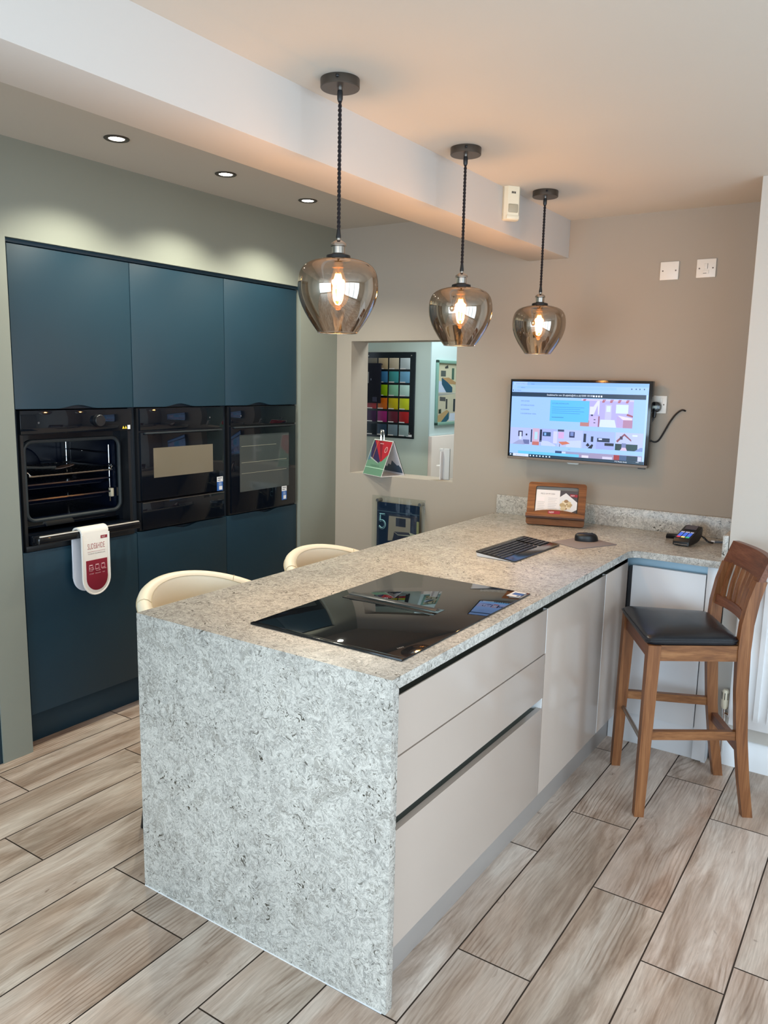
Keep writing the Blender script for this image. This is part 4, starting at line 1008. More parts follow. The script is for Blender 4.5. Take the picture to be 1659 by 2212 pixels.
# card reader
t = thing('card_reader', 'black card payment terminal with lit blue keys on the worktop', 'card reader', (0.165, 2.235, WT), math.radians(-7))
mb = MB()
side = [(-0.085, 0.004), (-0.085, 0.022), (-0.075, 0.034), (0.03, 0.062), (0.06, 0.074), (0.078, 0.074), (0.088, 0.060), (0.080, 0.030), (0.05, 0.010), (0.02, 0.004)]
mb.prism([(-0.038, y, z) for y, z in side], (0.076, 0, 0), 'black', 0.006, 3); mb.build('body', t, True)
sl = Vector((0, 0.105, 0.028)).normalized(); nrm = Vector((0, -sl.z, sl.y))
def tk(x, s, h=0.0): return tuple(Vector((x, -0.075, 0.034)) + sl * s + nrm * h)
def tq(mbx, x0, x1, s0, s1, mat, h=0.001): mbx.prism([tk(x0, s0, -0.001), tk(x1, s0, -0.001), tk(x1, s1, -0.001), tk(x0, s1, -0.001)], nrm * (h + 0.001), mat)
def rk(*a):
    mb = MB(); tq(mb, *a); mb.build('key', t, True)
for r in range(3):
    for c in range(3): rk(-0.030 + c * 0.0205, -0.0145 + c * 0.0205, 0.028 + r * 0.0135, 0.038 + r * 0.0135, keylit((70, 110, 220)), 0.0015)
for x0, x1 in ((-0.030, -0.014), (-0.009, 0.009), (0.014, 0.027)): rk(x0, x1, 0.071, 0.079, keylit((196, 200, 230), 0.3), 0.0015)
for c, rgb in enumerate(((210, 70, 90), (236, 220, 130), (60, 180, 130))): rk(-0.030 + c * 0.0205, -0.0145 + c * 0.0205, 0.014, 0.024, keylit(rgb), 0.0015)
mb = MB()
mb.prism([(-0.027, 0.026, 0.0625), (0.027, 0.026, 0.0625), (0.027, 0.060, 0.0762), (-0.027, 0.060, 0.0762)], (0, -0.0006, 0.0016), pbr('dim_display', s8(84, 80, 90), 0.25)); mb.build('display', t, True)
mb = MB(); mb.tube([(-0.030, -0.0855, 0.010), (0.030, -0.0855, 0.010)], 0.0012, 'chrome', 6); mb.build('card_slot', t, True)
mb = MB()
hel = []
for k in range(220):
    a = k * 0.55; u = k / 219
    hel.append((-0.045 - 0.075 * u, 0.055 + 0.02 * math.sin(u * 3), 0.0125 + 0.0095 * math.sin(a)))
    hel[-1] = (hel[-1][0], hel[-1][1] + 0.0095 * math.cos(a), hel[-1][2])
mb.tube(hel, 0.003, 'black', 6); mb.build('coiled_lead', t, True)
t = thing('pen', 'slim pen with a pale cap lying beside the card reader', 'pen', (0.28, 2.34, WT), math.radians(25))
mb = MB(); mb.tube([(-0.02, 0, 0.0055), (0.062, 0, 0.0055), (0.07, 0, 0.005)], [0.0048, 0.005, 0.002], flat((96, 106, 118), 0.3), 12); mb.build('barrel', t, True)
mb = MB(); mb.tube([(-0.033, 0, 0.0062), (-0.018, 0, 0.0062)], 0.0058, 'stickwhite', 12); mb.build('cap', t, True)
mb = MB()
for d in (0, 0.012): mb.tube(spline([(0.205 + d * .3, 2.315, WT + 0.03), (0.222, 2.322 - d, WT + 0.02), (0.238, 2.325 - d, WT + 0.006), (0.262, 2.318 - d, WT + 0.0035)], 6), 0.003, 'black', 8)
tag(mb.build('cable'), 'pair of short black leads behind the card reader', 'cable')

# ------------------------------------------------------------------ radiator
t = thing('radiator', 'white ribbed panel radiator on the projecting wall behind the bar stool', 'radiator', (0.95, PY, 0))
mb = MB()
RX0, RX1, RZ0, RZ1 = 0.452, 1.55, 0.205, 0.90
RY = 1.952
mb.box(RX0, RX1, RY, RY + 0.012, RZ0, RZ1, 'white', 0.004)
k = 0; x = RX0 + 0.035
while x < RX1 - 0.04:
    pts = [(x, RY + 0.001), (x + 0.008, RY - 0.010), (x + 0.026, RY - 0.010), (x + 0.034, RY + 0.001)]
    a = [(p[0], p[1], RZ0 + 0.05) for p in pts]; b = [(p[0], p[1], RZ1 - 0.05) for p in pts]
    a = [(pts[0][0] + 0.006, pts[0][1], RZ0 + 0.035)] + [(pts[1][0], pts[1][1], RZ0 + 0.06), (pts[2][0], pts[2][1], RZ0 + 0.06)] + [(pts[3][0] - 0.006, pts[3][1], RZ0 + 0.035)]
    b = [(pts[0][0] + 0.006, pts[0][1], RZ1 - 0.035)] + [(pts[1][0], pts[1][1], RZ1 - 0.06), (pts[2][0], pts[2][1], RZ1 - 0.06)] + [(pts[3][0] - 0.006, pts[3][1], RZ1 - 0.035)]
    mb.loft([a, b], 'white'); x += 0.052
mb.build('front_panel', t)
mb = MB(); mb.box(RX0 + 0.01, RX1, RY + 0.04, RY + 0.052, RZ0 + 0.005, RZ1 - 0.005, 'white', 0.003); mb.build('rear_panel', t)
mb = MB(); mb.box(RX0 - 0.004, RX0 + 0.002, RY + 0.004, RY + 0.05, RZ0 + 0.03, RZ1, 'white', 0.002); mb.box(RX0, RX1, RY + 0.002, RY + 0.052, RZ1, RZ1 + 0.004, 'white'); mb.build('casing', t)
mb = MB(); mb.box(RX0 + 0.1, RX0 + 0.16, RY + 0.052, PY - 0.0005, 0.3, 0.8, 'white'); mb.build('wall_bracket', t)
mb = MB(); mb.lathe([(0, 0.085), (0.010, 0.085), (0.0145, 0.078), (0.0155, 0.05), (0.0155, 0.012), (0.011, 0.0), (0, 0.0)], (0.428, 1.982, 0.262), 'cream_plastic', 28)
for a in range(0, 360, 45):
    c, s = math.cos(math.radians(a)), math.sin(math.radians(a)); mb.box(0.428 + 0.0155 * c - 0.0012, 0.428 + 0.0155 * c + 0.0012, 1.982 + 0.0155 * s - 0.0012, 1.982 + 0.0155 * s + 0.0012, 0.305, 0.335, flat((60, 58, 56)))
v = mb.build('valve_head', t); v['label'] = 'cream thermostatic valve head'
mb = MB(); mb.tube([(0.428, 1.982, 0.263), (0.428, 1.982, 0.235)], 0.009, 'chrome', 16); mb.tube([(0.428, 1.982, 0.242), (0.458, 1.975, 0.240)], 0.009, 'chrome', 16); mb.tube([(0.428, 1.984, 0.24), (0.428, 1.99, 0.001)], 0.0075, 'chrome', 12); mb.build('valve_pipe', t)

# ------------------------------------------------------------------ bar stool
t = thing('bar_stool', 'wooden bar stool with slatted back and black padded seat', 'bar stool', (0.331, 1.648, 0), math.radians(119.3))
def leg(pts, secs, mat='oakz'):
    mb = MB(); rings = []
    for (x, y, z), (w, d) in zip(pts, secs):
        rings.append([(x - w / 2, y - d / 2, z), (x + w / 2, y - d / 2, z), (x + w / 2, y + d / 2, z), (x - w / 2, y + d / 2, z)])
    mb.loft(rings, mat); return mb.build('leg', t, True, sharp=25)
for s in (-1, 1):
    leg([(s * 0.207, 0.205, 0), (s * 0.196, 0.192, 0.679)], [(0.036, 0.036), (0.046, 0.046)])
def postx(z, s):
    return s * (0.166 - 0.003 * min(z, .7) / .7)
rear = [(0.0, -0.212, 0.038), (0.15, -0.186, 0.040), (0.32, -0.163, 0.043), (0.50, -0.148, 0.045), (0.66, -0.142, 0.046), (0.76, -0.146, 0.045), (0.85, -0.160, 0.042), (0.93, -0.182, 0.039), (1.005, -0.212, 0.036)]
def ry(z):
    for (a, ya, _), (b, yb, _) in zip(rear, rear[1:]):
        if a <= z <= b: return ya + (yb - ya) * (z - a) / (b - a)
    return rear[-1][1]
for s in (-1, 1):
    zz = [0, .08, .15, .24, .32, .41, .5, .58, .66, .71, .76, .805, .85, .89, .925]
    leg([(s * 0.166, ry(z), z) for z in zz], [(0.034, 0.038 + 0.008 * min(1, z / 0.6) if z < 0.7 else 0.046 - 0.03 * (z - 0.7)) for z in zz])
mb = MB()   # cushion
rings = []
def seatring(z, ins, n=6):
    out = []
    fwid, bwid, yf, yb, r = 0.211 - ins, 0.182 - ins, 0.222 - ins, -0.122 + ins, 0.03
    cs = [(fwid, yf), (-fwid, yf), (-bwid, yb), (bwid, yb)]
    for k, (cx, cy) in enumerate(cs):
        sxn, syn = (1 if cx > 0 else -1), (1 if cy > 0 else -1)
        a0 = {(1, 1): 0, (-1, 1): 90, (-1, -1): 180, (1, -1): 270}[(sxn, 1 if k < 2 else -1)]
        for j in range(n + 1):
            a = math.radians(a0 + 90 * j / n)
            out.append((cx - sxn * r + r * math.cos(a), cy - (1 if k < 2 else -1) * r + r * math.sin(a), z))
    return out
for z, ins in ((0.679, 0.004), (0.685, 0.0), (0.698, -0.001), (0.707, 0.004), (0.712, 0.012), (0.718, 0.035), (0.723, 0.07), (0.7255, 0.115)): rings.append(seatring(z, ins))
mb.loft(rings, 'seat'); mb.build('seat_cushion', t, True, sharp=60)
mb = MB(); mb.tube(seatring(0.6985, -0.0025), 0.003, 'seat', 6, closed=True); mb.build('seat_piping', t, True)
def bar(name, a, b, h, w, mat, rad=0.002):
    a, b = Vector(a), Vector(b); d = (b - a).normalized(); up_ = Vector((0, 0, 1)); sd = d.cross(up_).normalized(); u_ = sd.cross(d)
    R = [[tuple(p + sd * (sx_ * w / 2) + u_ * (sz_ * h / 2)) for sx_, sz_ in ((-1, -1), (1, -1), (1, 1), (-1, 1))] for p in (a, b)]
    mb = MB(); mb.loft(R, mat); return mb.build(name, t, True)
bar('apron', (-0.180, 0.196, 0.648), (0.180, 0.196, 0.648), 0.060, 0.022, 'oakx')
bar('apron', (-0.150, -0.142, 0.648), (0.150, -0.142, 0.648), 0.060, 0.022, 'oakx')
for s in (-1, 1): bar('apron', (s * 0.197, 0.175, 0.648), (s * 0.166, -0.125, 0.648), 0.060, 0.022, 'oaky')
for s in (-1, 1): bar('stretcher', (s * 0.202, 0.188, 0.325), (s * 0.166, -0.150, 0.325), 0.034, 0.022, 'oaky')
bar('stretcher', (-0.152, -0.174, 0.262), (0.152, -0.174, 0.262), 0.036, 0.024, 'oakx')
mb = MB(); mb.tube([(-0.188, 0.192, 0.27), (0.188, 0.192, 0.27)], 0.0085, 'steel', 14); mb.build('foot_rail', t, True)['label'] = 'round grey metal foot rail'
def curved_rail(z0, z1, hw, depth, th, yo, mat, name, lean=0.0):
    mb = MB(); R = []
    for k in range(13):
        s = -1 + 2 * k / 12; x = hw * s; cv = -depth * (1 - s * s)
        ya, yb = ry(z0) + cv + yo, ry(z1) + cv + yo
        R.append([(x, ya + th / 2, z0), (x, ya - th / 2, z0), (x, yb - th / 2, z1), (x, yb + th / 2, z1)])
    mb.loft(R, mat); return mb.build(name, t, True)
curved_rail(0.925, 1.008, 0.184, 0.026, 0.024, 0.002, 'oakx', 'top_rail')
curved_rail(0.752, 0.790, 0.150, 0.024, 0.020, 0.002, 'oakx', 'lower_rail')
for k in range(7):
    s = (-1 + 2 * k / 6) * 0.86
    x = 0.140 * s; cv = -0.024 * (1 - s * s)
    mb = MB(); R = []
    for j in range(7):
        z = 0.785 + (0.93 - 0.785) * j / 6
        y = ry(z) + cv + 0.002; xx = x * (1 + 0.12 * j / 6)
        R.append([(xx - 0.0145, y - 0.005, z), (xx + 0.0145, y - 0.005, z), (xx + 0.0145, y + 0.005, z), (xx - 0.0145, y + 0.005, z)])
    mb.loft(R, 'oakz'); mb.build('back_slat', t, True)

# ------------------------------------------------------------------ cream tub chairs
def make_tub(label):
    t = thing('tub_chair', label, 'chair', (0, 0, 0), 0, 'cream tub chairs along the island')
    k, z0 = 0.30, 0.835
    mb = MB(); rings = []
    A = 128
    for j in range(49):
        ph = math.radians(180 - A + 2 * A * j / 48)
        c, s = math.cos(ph), math.sin(ph)
        zt = z0 - k * 0.285 * c
        zt -= 0.06 * max(0, (abs(j - 24) / 24 - 0.8) / 0.2) ** 2
        sec = [(0.235, 0.555), (0.262, 0.58), (0.276, 0.68), (0.283, zt - 0.05), (0.286, zt - 0.022), (0.283, zt - 0.008), (0.274, zt), (0.262, zt + 0.003), (0.249, zt - 0.001), (0.239, zt - 0.010), (0.235, zt - 0.026), (0.230, zt - 0.06), (0.222, 0.68), (0.215, 0.60)]
        rings.append([(r * c, r * s, z) for r, z in sec])
    mb.loft(rings, 'leather'); mb.build('backrest', t, True, sharp=50)
    mb = MB()
    for rr, dz in ((0.2375, -0.0115), (0.2868, -0.020)):
        P = []
        for j in range(49):
            ph = math.radians(180 - A + 2 * A * j / 48); zt = z0 - k * 0.285 * math.cos(ph) - 0.06 * max(0, (abs(j - 24) / 24 - 0.8) / 0.2) ** 2
            P.append((rr * math.cos(ph), rr * math.sin(ph), zt + dz))
        mb.tube(P, 0.0013, 'seam', 5)
    for j in (14, 34):
        ph = math.radians(180 - A + 2 * A * j / 48); zt = z0 - k * 0.285 * math.cos(ph)
        mb.tube([((r) * math.cos(ph), (r) * math.sin(ph), zt + d) for r, d in ((0.2375, -0.011), (0.249, 0.0), (0.262, 0.0038), (0.274, 0.001), (0.2835, -0.007), (0.287, -0.02))], 0.0014, 'seam', 5)
    mb.build('stitching', t, True)
    mb = MB(); mb.lathe([(0, 0.64), (0.17, 0.642), (0.208, 0.632), (0.222, 0.61), (0.218, 0.575), (0, 0.565)], (0.02, 0, 0), 'leather', 40); mb.build('seat', t, True)
    for sx_, sy_ in ((-1, -1), (-1, 1), (1, -1), (1, 1)):
        mb = MB(); mb.tube([(sx_ * 0.15, sy_ * 0.15, 0.57), (-0.27 if sx_ < 0 else 0.20, sy_ * 0.15, 0.0)], [0.016, 0.011], 'black', 12); mb.build('leg', t, True)
    mb = MB(); mb.tube([(0.179, -0.15, 0.24), (0.179, 0.15, 0.24)], 0.008, 'black', 10); mb.build('foot_rail', t, True)
    return t
c0 = make_tub('cream leather tub chair tucked under the island, nearer the waterfall end'); c0.location = (-0.935, 0.37, 0)
dup(c0, (-0.868, 1.045, 0), None, 'cream leather tub chair tucked under the island, farther along toward the back wall')

# ------------------------------------------------------------------ numbered poster below the hatch
t = thing('poster', 'dark blue poster with a number 5 in a clear acrylic wall panel', 'poster', (-1.56, BW, 0.6))
YP = 2.452
mb = MB(); mb.box(-1.749, -1.371, YP, YP + 0.005, 0.36, 0.934, 'acrylic', 0.0008); mb.build('acrylic_panel', t)
mb = MB(); mb.box(-1.715, -1.410, YP + 0.0056, YP + 0.007, 0.42, 0.895, flat((12, 34, 62), 0.35)); Y = YP + 0.0054
def pq(pts, mat, lv=1): mb.prism([(x, Y - 0.0001 * lv, z) for x, z in pts], (0, 0.0001, 0), mat)
pq([(-1.715, 0.842), (-1.410, 0.842), (-1.410, 0.838), (-1.715, 0.838)], flat((70, 90, 108)))
pq([(-1.628, 0.825), (-1.420, 0.830), (-1.420, 0.66), (-1.640, 0.665)], flat((40, 42, 60)))
pq([(-1.626, 0.815), (-1.472, 0.815), (-1.472, 0.70), (-1.59, 0.70), (-1.60, 0.665), (-1.632, 0.66)], flat((150, 138, 126)), 2)
pq([(-1.576, 0.808), (-1.505, 0.808), (-1.505, 0.756), (-1.576, 0.756)], flat((24, 28, 50)), 3)
pq([(-1.472, 0.815), (-1.428, 0.815), (-1.428, 0.72), (-1.472, 0.72)], flat((44, 50, 74)), 2)
pq([(-1.428, 0.80), (-1.412, 0.80), (-1.412, 0.70), (-1.428, 0.72)], flat((150, 150, 110)), 3)
pq([(-1.588, 0.722), (-1.474, 0.727), (-1.41, 0.716), (-1.41, 0.708), (-1.56, 0.704)], flat((176, 178, 160)), 4); pq([(-1.588, 0.722), (-1.48, 0.727), (-1.47, 0.712), (-1.56, 0.706)], flat((44, 44, 60)), 5)
pq([(-1.588, 0.718), (-1.56, 0.702), (-1.41, 0.706), (-1.41, 0.60), (-1.60, 0.60)], flat((22, 26, 52)), 3)
cy_, mt = Y - 0.0007, flat((150, 206, 214), 0.4)
five = [(-1.655, 0.820), (-1.690, 0.820), (-1.692, 0.778)]
for k in range(13):
    a = math.radians(130 - 285 * k / 12); five.append((-1.676 + 0.023 * math.cos(a), 0.757 + 0.025 * math.sin(a)))
mb.tube([(x, cy_, z) for x, z in five], 0.0062, mt, 6); mb.tube([(x, cy_ - 0.0035, z) for x, z in five], 0.0034, flat((12, 34, 62), 0.35), 6)
mb.build('print', t)
for x in (-1.706, -1.404):
    mb = MB(); mb.tube([(x, BW - 0.0005, 0.905), (x, YP - 0.008, 0.905)], 0.0105, 'steel', 18); mb.build('standoff', t)
for x in (-1.706, -1.404):
    mb = MB(); mb.tube([(x, BW - 0.0005, 0.39), (x, YP - 0.008, 0.39)], 0.0105, 'steel', 18); mb.build('standoff', t)

# ------------------------------------------------------------------ hatch: desk calendar
t = thing('desk_calendar', 'tent-fold desk calendar with a red, purple and green cover on the hatch sill', 'calendar', (-1.72, 2.5, hz0))
e1 = Vector((0.915, -0.403, 0)); e2 = Vector((0.30, 0.954, 0)); FL = Vector((-1.852, 2.494, hz0 + 0.0006)); W_, D_, Hh = 0.215, 0.180, 0.213
def cal(u, v, side, off=0.0):   # side 0 = front flap (v up), 1 = back flap
    a = FL + e1 * (u * W_) + e2 * (D_ / 2 * v if side == 0 else D_ - D_ / 2 * v) + Vector((0, 0, Hh * v))
    nn = (-e2 * Hh + Vector((0, 0, D_ / 2))).normalized() if side == 0 else (e2 * Hh + Vector((0, 0, D_ / 2))).normalized()
    return tuple(a + nn * off)
def cq2(pts, side, mat, off, th): 
    nn = Vector(cal(0, 0, side, 1)) - Vector(cal(0, 0, side, 0)); mb.prism([cal(u, v, side, off) for u, v in pts], nn * th, mat)
SQ = [(0, 0), (1, 0), (1, 1), (0, 1)]
mb = MB(); cq2(SQ, 0, 'paper', 0, 0.002); cq2(SQ, 1, 'paper', 0, 0.002); mb.build('card_stand', t)
mb = MB()
cq2([(0.015, 0.01), (0.985, 0.01), (0.985, 0.98), (0.015, 0.98)], 0, flat((104, 146, 120)), 0.002, 0.0004)
cq2([(0.015, 0.205), (0.985, 0.205), (0.985, 0.22), (0.015, 0.22)], 0, flat((190, 226, 200)), 0.0024, 0.0002)
cq2([(0.02, 0.40), (0.16, 0.42), (0.12, 0.66), (0.02, 0.62)], 0, flat((80, 118, 136)), 0.0024, 0.0002)
cq2([(0.05, 0.97), (0.35, 0.97), (0.72, 0.44), (0.62, 0.36), (0.14, 0.50), (0.03, 0.72)], 0, flat((46, 36, 78)), 0.0026, 0.0002)
cq2([(0.14, 0.50), (0.62, 0.36), (0.60, 0.345), (0.12, 0.47)], 0, flat((170, 180, 176)), 0.0027, 0.0002)
cq2([(0.08, 0.97), (0.985, 0.97), (0.985, 0.62), (0.74, 0.40), (0.68, 0.42)], 0, flat((176, 30, 46)), 0.0028, 0.0002)
cq2([(0.32, 0.97), (0.52, 0.92), (0.72, 0.50), (0.70, 0.42)], 0, flat((130, 20, 40)), 0.0030, 0.0002)
cq2([(0.245, 0.97), (0.26, 0.97), (0.26, 0.44), (0.245, 0.44)], 0, flat((214, 150, 90)), 0.0032, 0.0002)
cq2([(0.40, 0.885), (0.58, 0.885), (0.58, 0.905), (0.40, 0.905)], 0, flat((220, 170, 170)), 0.0032, 0.0002)
for k in range(14):
    a, b = 2 * PI * k / 14, 2 * PI * (k + 1) / 14
    cq2([(0.80 + 0.075 * math.cos(a), 0.74 + 0.085 * math.sin(a)), (0.80 + 0.075 * math.cos(b), 0.74 + 0.085 * math.sin(b)), (0.80 + 0.055 * math.cos(b), 0.74 + 0.063 * math.sin(b)), (0.80 + 0.055 * math.cos(a), 0.74 + 0.063 * math.sin(a))], 0, flat((214, 160, 160)), 0.0032, 0.0002)
cq2([(0.79, 0.70), (0.83, 0.76), (0.80, 0.79), (0.77, 0.73)], 0, flat((120, 110, 104)), 0.0032, 0.0002)
mb.text('CALENDAR', cal(0.5, 0.25, 0, 0.0033), e1, (Vector(cal(0, 1, 0)) - Vector(cal(0, 0, 0))).normalized(), 0.016, flat((84, 122, 100)), 'C', 1.2)
mb.build('cover', t)['label'] = 'cover of red, purple and green geometric shapes'
mb = MB()   # inside face seen at the open end, and the printed mountain
cq2([(0.02, 0.02), (0.985, 0.02), (0.985, 0.97), (0.02, 0.97)], 1, flat((206, 206, 214)), -0.0012, 0.0008)
prof = [(0.0, 0.16), (0.10, 0.24), (0.22, 0.20), (0.34, 0.30), (0.46, 0.27), (0.60, 0.42), (0.70, 0.35), (0.80, 0.28), (0.90, 0.30), (1.0, 0.2), (1.0, 0.07), (0.0, 0.07)]
cq2([(0.02 + 0.965 * (u), v) for u, v in prof], 1, flat((56, 78, 98)), -0.0020, 0.0006)
mb.build('inner_page', t)['label'] = 'grey page printed with a mountain'
mb = MB(); cq2([(0.03, 0.03), (1.0, 0.03), (1.0, 0.99), (0.03, 0.99)], 1, 'black', 0.002, 0.004); mb.build('month_pages', t)['label'] = 'black-edged bundle of month pages'
# base flap closing the tent
mb = MB(); b0, b1, b2, b3 = Vector(cal(0, 0, 0)), Vector(cal(1, 0, 0)), Vector(cal(1, 0, 1)), Vector(cal(0, 0, 1))
mb.prism([b0, b1, b2, b3], (0, 0, 0.0016), 'paper'); mb.build('base_flap', t)
mb = MB()
for u in (0.35, 0.42):
    c = Vector(cal(u, 1.0, 0)); P = []
    for k in range(17):
        a = math.radians(-15 + 210 * k / 16)
        P.append(c + (e1 * 0.95 + e2 * (0.1 if u > .4 else -0.5)).normalized() * (0.017 * math.cos(a)) + Vector((0, 0, 0.010 + 0.050 * math.sin(a))))
    mb.tube(P, 0.0042, 'chrome', 8)
mb.build('binder_ring', t)['label'] = 'pair of bright chrome rings'

# ------------------------------------------------------------------ beyond the hatch
YB = FY - 0.012
t = thing('colour_sample_board', 'dark board of coloured squares on the pale wall beyond the hatch', 'sample board', (-2.2, FY, 1.53))
bx0, bx1, bz0, bz1 = -2.46, -1.976, 1.222, 1.831
mb = MB(); mb.box(bx0, bx1, YB, FY - 0.0006, bz0, bz1, flat((12, 26, 34), 0.25), 0.002); mb.build('board', t)
cols = [[(120, 118, 108), (186, 170, 138), (196, 186, 164), (190, 204, 208)], [(40, 70, 120), (60, 122, 172), (60, 152, 156), (112, 170, 204)], [(60, 110, 60), (140, 186, 20), (134, 198, 164), (188, 224, 214)],
        [(170, 66, 74), (200, 104, 22), (196, 180, 16), (196, 206, 36)], [(62, 34, 74), (142, 26, 108), (96, 24, 46), (166, 24, 28)], [(18, 34, 46), (34, 60, 84), (112, 134, 146), (154, 176, 176)]]
for r in range(6):
    for c in range(4):
        x1 = -2.018 - (3 - c) * 0.0935; x0 = x1 - 0.081
        z1 = 1.790 - r * 0.0945; z0 = z1 - 0.079
        mb = MB(); mb.box(x0, x1, YB - 0.0025, YB + 0.001, z0, z1, flat(cols[r][c], 0.35), 0.0008)
        mb.box(x0, x0 + 0.046, YB - 0.0032, YB - 0.002, z0, z0 + 0.007, 'stickwhite')
        mb.build('swatch', t)
mb = MB(); mb.box(-2.035, -1.99, YB - 0.0012, YB + 0.0005, 1.236, 1.252, 'stickwhite'); mb.build('maker_label', t)
mb = MB()
for x, z in ((-2.372, 1.806), (-2.008, 1.806), (-2.372, 1.262), (-2.008, 1.262)): mb.lathe([(0, -0.003), (0.004, -0.002), (0.0045, 0)], (x, YB, z), 'chrome', 10, Matrix.Rotation(-PI / 2, 4, 'X'))
mb.build('fixing_screws', t)
t = thing('sample_panel', 'small dark panel overlapping the left of the colour sample board', 'panel', (-2.35, FY - 0.06, 1.6))
mb = MB(); mb.box(-2.46, -2.235, FY - 0.062, FY - 0.048, 1.468, 1.752, flat((9, 14, 34), 0.3), 0.002); mb.build('panel', t)
mb = MB(); mb.box(-2.42, -2.335, FY - 0.0635, FY - 0.0618, 1.61, 1.69, flat((140, 142, 142))); mb.box(-2.30, -2.262, FY - 0.0635, FY - 0.0618, 1.478, 1.512, flat((48, 50, 74))); mb.box(-2.318, -2.314, FY - 0.0635, FY - 0.0618, 1.63, 1.644, flat((150, 160, 180))); mb.build('label_patch', t)
mb = MB(); mb.box(-2.44, -2.25, FY - 0.048, FY - 0.0155, 1.74, 1.75, flat((9, 14, 34))); mb.build('fixing', t)
# framed photographs on the return wall
XS = FX + 0.0065
t = thing('photo_frame', 'pale green framed pair of kitchen photographs beyond the hatch', 'picture', (XS, 3.52, 1.55))
fy0, fy1, fz0, fz1 = 3.366, 3.70, 1.322, 1.781
mb = MB()
for b in ((fy0, fy1, fz0, fz0 + 0.022), (fy0, fy1, fz1 - 0.022, fz1), (fy0, fy0 + 0.022, fz0, fz1), (fy1 - 0.022, fy1, fz0, fz1)): mb.box(XS, XS + 0.016, *b, flat((122, 164, 152), 0.3), 0.003)
mb.build('frame', t)
mb = MB(); X = XS + 0.004
mb.box(XS, X, fy0 + 0.02, fy1 - 0.02, fz0 + 0.02, fz1 - 0.02, flat((196, 196, 184)))
Wd, zm = fy1 - fy0 - 0.04, (fz0 + fz1) / 2
def fq(pts, z0_, z1_, mat, lv): mb.prism([(X + 0.0002 * lv, fy0 + 0.02 + u * Wd, z0_ + v * (z1_ - z0_)) for u, v in pts], (0.0002, 0, 0), mat)
U0, U1, L0, L1 = zm + 0.003, fz1 - 0.022, fz0 + 0.022, zm - 0.003
fq([(0, 0), (1, 0), (1, 1), (0, 1)], U0, U1, flat((190, 190, 166)), 1); fq([(0, 0), (.5, 0), (.3, .38), (0, .40)], U0, U1, flat((184, 200, 226)), 2); fq([(.2, .48), (.26, .52), (.75, .18), (.75, 0), (.45, 0), (.22, .28)], U0, U1, flat((26, 74, 100)), 3)
fq([(.22, .50), (.55, .52), (.92, .36), (.9, .28), (.6, .30)], U0, U1, flat((166, 136, 96)), 4); fq([(.16, .55), (.4, .55), (.4, .75), (.16, .75)], U0, U1, flat((74, 84, 84)), 4); fq([(.35, .88), (.5, .95), (.52, .84), (.36, .82)], U0, U1, flat((60, 64, 64)), 4); fq([(.7, .45), (.82, .45), (.82, .85), (.7, .85)], U0, U1, flat((64, 96, 84)), 4); fq([(.92, .2), (1, .2), (1, .95), (.92, .9)], U0, U1, flat((112, 88, 60)), 4)
fq([(0, 0), (1, 0), (1, 1), (0, 1)], L0, L1, flat((186, 184, 164)), 1); fq([(0, .9), (1, 1), (0, 1)], L0, L1, flat((150, 156, 156)), 2); fq([(.22, 0), (.62, .36), (.62, .1), (.5, 0)], L0, L1, flat((26, 84, 106)), 3); fq([(0, 0), (.22, 0), (.62, .36), (.5, .42), (0, .2)], L0, L1, flat((172, 148, 106)), 3)
fq([(.14, .74), (.42, .72), (.42, .86), (.14, .88)], L0, L1, flat((72, 74, 78)), 4); fq([(.6, .02), (1, .02), (1, .3), (.68, .3)], L0, L1, flat((196, 208, 228)), 3); fq([(.82, .35), (.92, .35), (.92, .8), (.82, .8)], L0, L1, flat((34, 44, 56)), 4); fq([(.44, .45), (.52, .45), (.52, .8), (.44, .8)], L0, L1, flat((44, 52, 56)), 4); fq([(.1, .3), (.22, .3), (.22, .46), (.1, .44)], L0, L1, flat((34, 52, 40)), 5)
mb.build('photograph', t)
mb = MB(); mb.box(FX + 0.0002, FX + 0.03, FY + 0.0, 4.2, 0.0, 1.248, pbr('blush_white_panel', s8(232, 222, 216), 0.5), 0.002)
struct('wall_far_low', mb, 'low blush white wall panel below the framed photographs')
t = thing('display_stand', 'slim pale grey upright stand on the right of the hatch opening', 'stand', (-1.36, 2.6, hz0))
mb = MB(); gx = flat((196, 198, 198), 0.35)
mb.box(-1.330, -1.285, 2.575, 2.587, hz0, hz0 + 0.185, gx, 0.002); mb.build('upright', t)
mb = MB(); mb.box(-1.352, -1.330, 2.573, 2.589, hz0 + 0.165, hz0 + 0.185, gx, 0.002); mb.build('top_lip', t)
mb = MB(); mb.box(-1.334, -1.328, 2.548, 2.580, hz0, hz0 + 0.168, flat((214, 212, 212), 0.35), 0.001); mb.build('side_panel', t)
mb = MB(); mb.box(-1.362, -1.332, 2.555, 2.587, hz0 + 0.078, hz0 + 0.086, flat((226, 224, 222), 0.35), 0.003); mb.build('ledge', t)

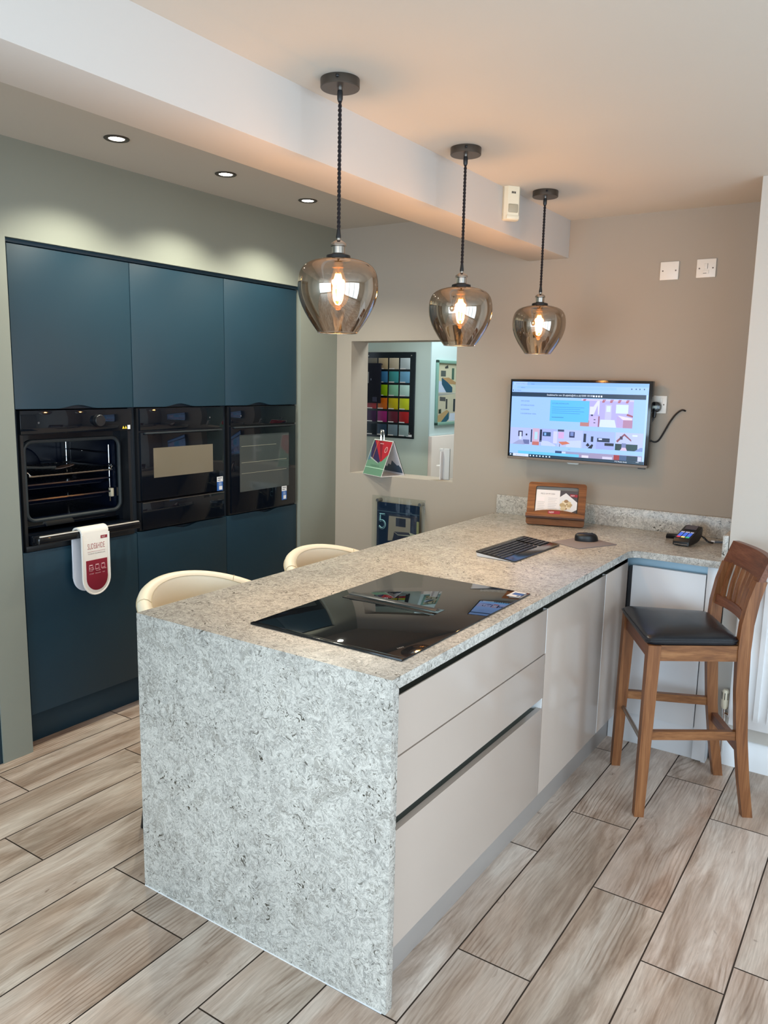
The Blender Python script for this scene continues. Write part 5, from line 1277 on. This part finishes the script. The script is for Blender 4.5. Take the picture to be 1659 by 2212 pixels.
# ------------------------------------------------------------------ light
def area(name, loc, rot, sx_, sy_, power, col, spread=None):
    l = bpy.data.lights.new(name, 'AREA'); l.shape = 'RECTANGLE'; l.size = sx_; l.size_y = sy_; l.energy = power; l.color = col
    if spread: l.spread = spread
    o = bpy.data.objects.new(name, l); COL.objects.link(o); o.location = loc; o.rotation_euler = rot; return o
LG = globals()
area('daylight_front', (-0.65, -5.33, 1.225), (PI / 2, 0, 0), 3.9, 2.25, 225, (0.62, 0.825, 1.0))
area('daylight_right', (3.23, -2.0, 1.225), (PI / 2, 0, PI / 2), 5.8, 2.25, 165, (0.66, 0.845, 1.0))
area('ceiling_strip', (1.2, -2.6, HC - 0.01), (0, 0, 0), 1.2, 0.25, 20, (1.0, 0.93, 0.84))
area('far_room_lamp', (-1.2, 3.3, 2.58), (0, 0, 0), 1.0, 0.6, 26, (0.93, 1.0, 1.0))
for x, y in PEND:
    l = bpy.data.lights.new('pendant_bulb', 'POINT'); l.energy = 29.0; l.color = (1.0, 0.62, 0.30); l.shadow_soft_size = 0.02
    o = bpy.data.objects.new('pendant_bulb', l); COL.objects.link(o); o.location = (x, y, HC - 0.57)
for x, y in DL:
    l = bpy.data.lights.new('downlight_beam', 'SPOT'); l.energy = 42; l.color = (1.0, 0.96, 0.80); l.spot_size = math.radians(124); l.spot_blend = 0.55; l.shadow_soft_size = 0.025
    o = bpy.data.objects.new('downlight_beam', l); COL.objects.link(o); o.location = (x, y, HL - 0.012); o.rotation_euler = (0, math.radians(0), 0)
w = bpy.data.worlds.new('world'); SC.world = w; w.use_nodes = True
bg = w.node_tree.nodes['Background']; bg.inputs['Color'].default_value = (0.75, 0.87, 1.0, 1); bg.inputs['Strength'].default_value = 1.0

# ------------------------------------------------------------------ view and sampling
SC.view_settings.view_transform = 'Standard'; SC.view_settings.look = 'None'
SC.view_settings.exposure = 0.0; SC.view_settings.gamma = 1.0; SC.view_settings.use_curve_mapping = False
cy = SC.cycles
cy.use_denoising = True
cy.max_bounces = 10; cy.diffuse_bounces = 5; cy.glossy_bounces = 5; cy.transparent_max_bounces = 16; cy.transmission_bounces = 6
cy.sample_clamp_indirect = 6.0; cy.caustics_reflective = False; cy.caustics_refractive = False
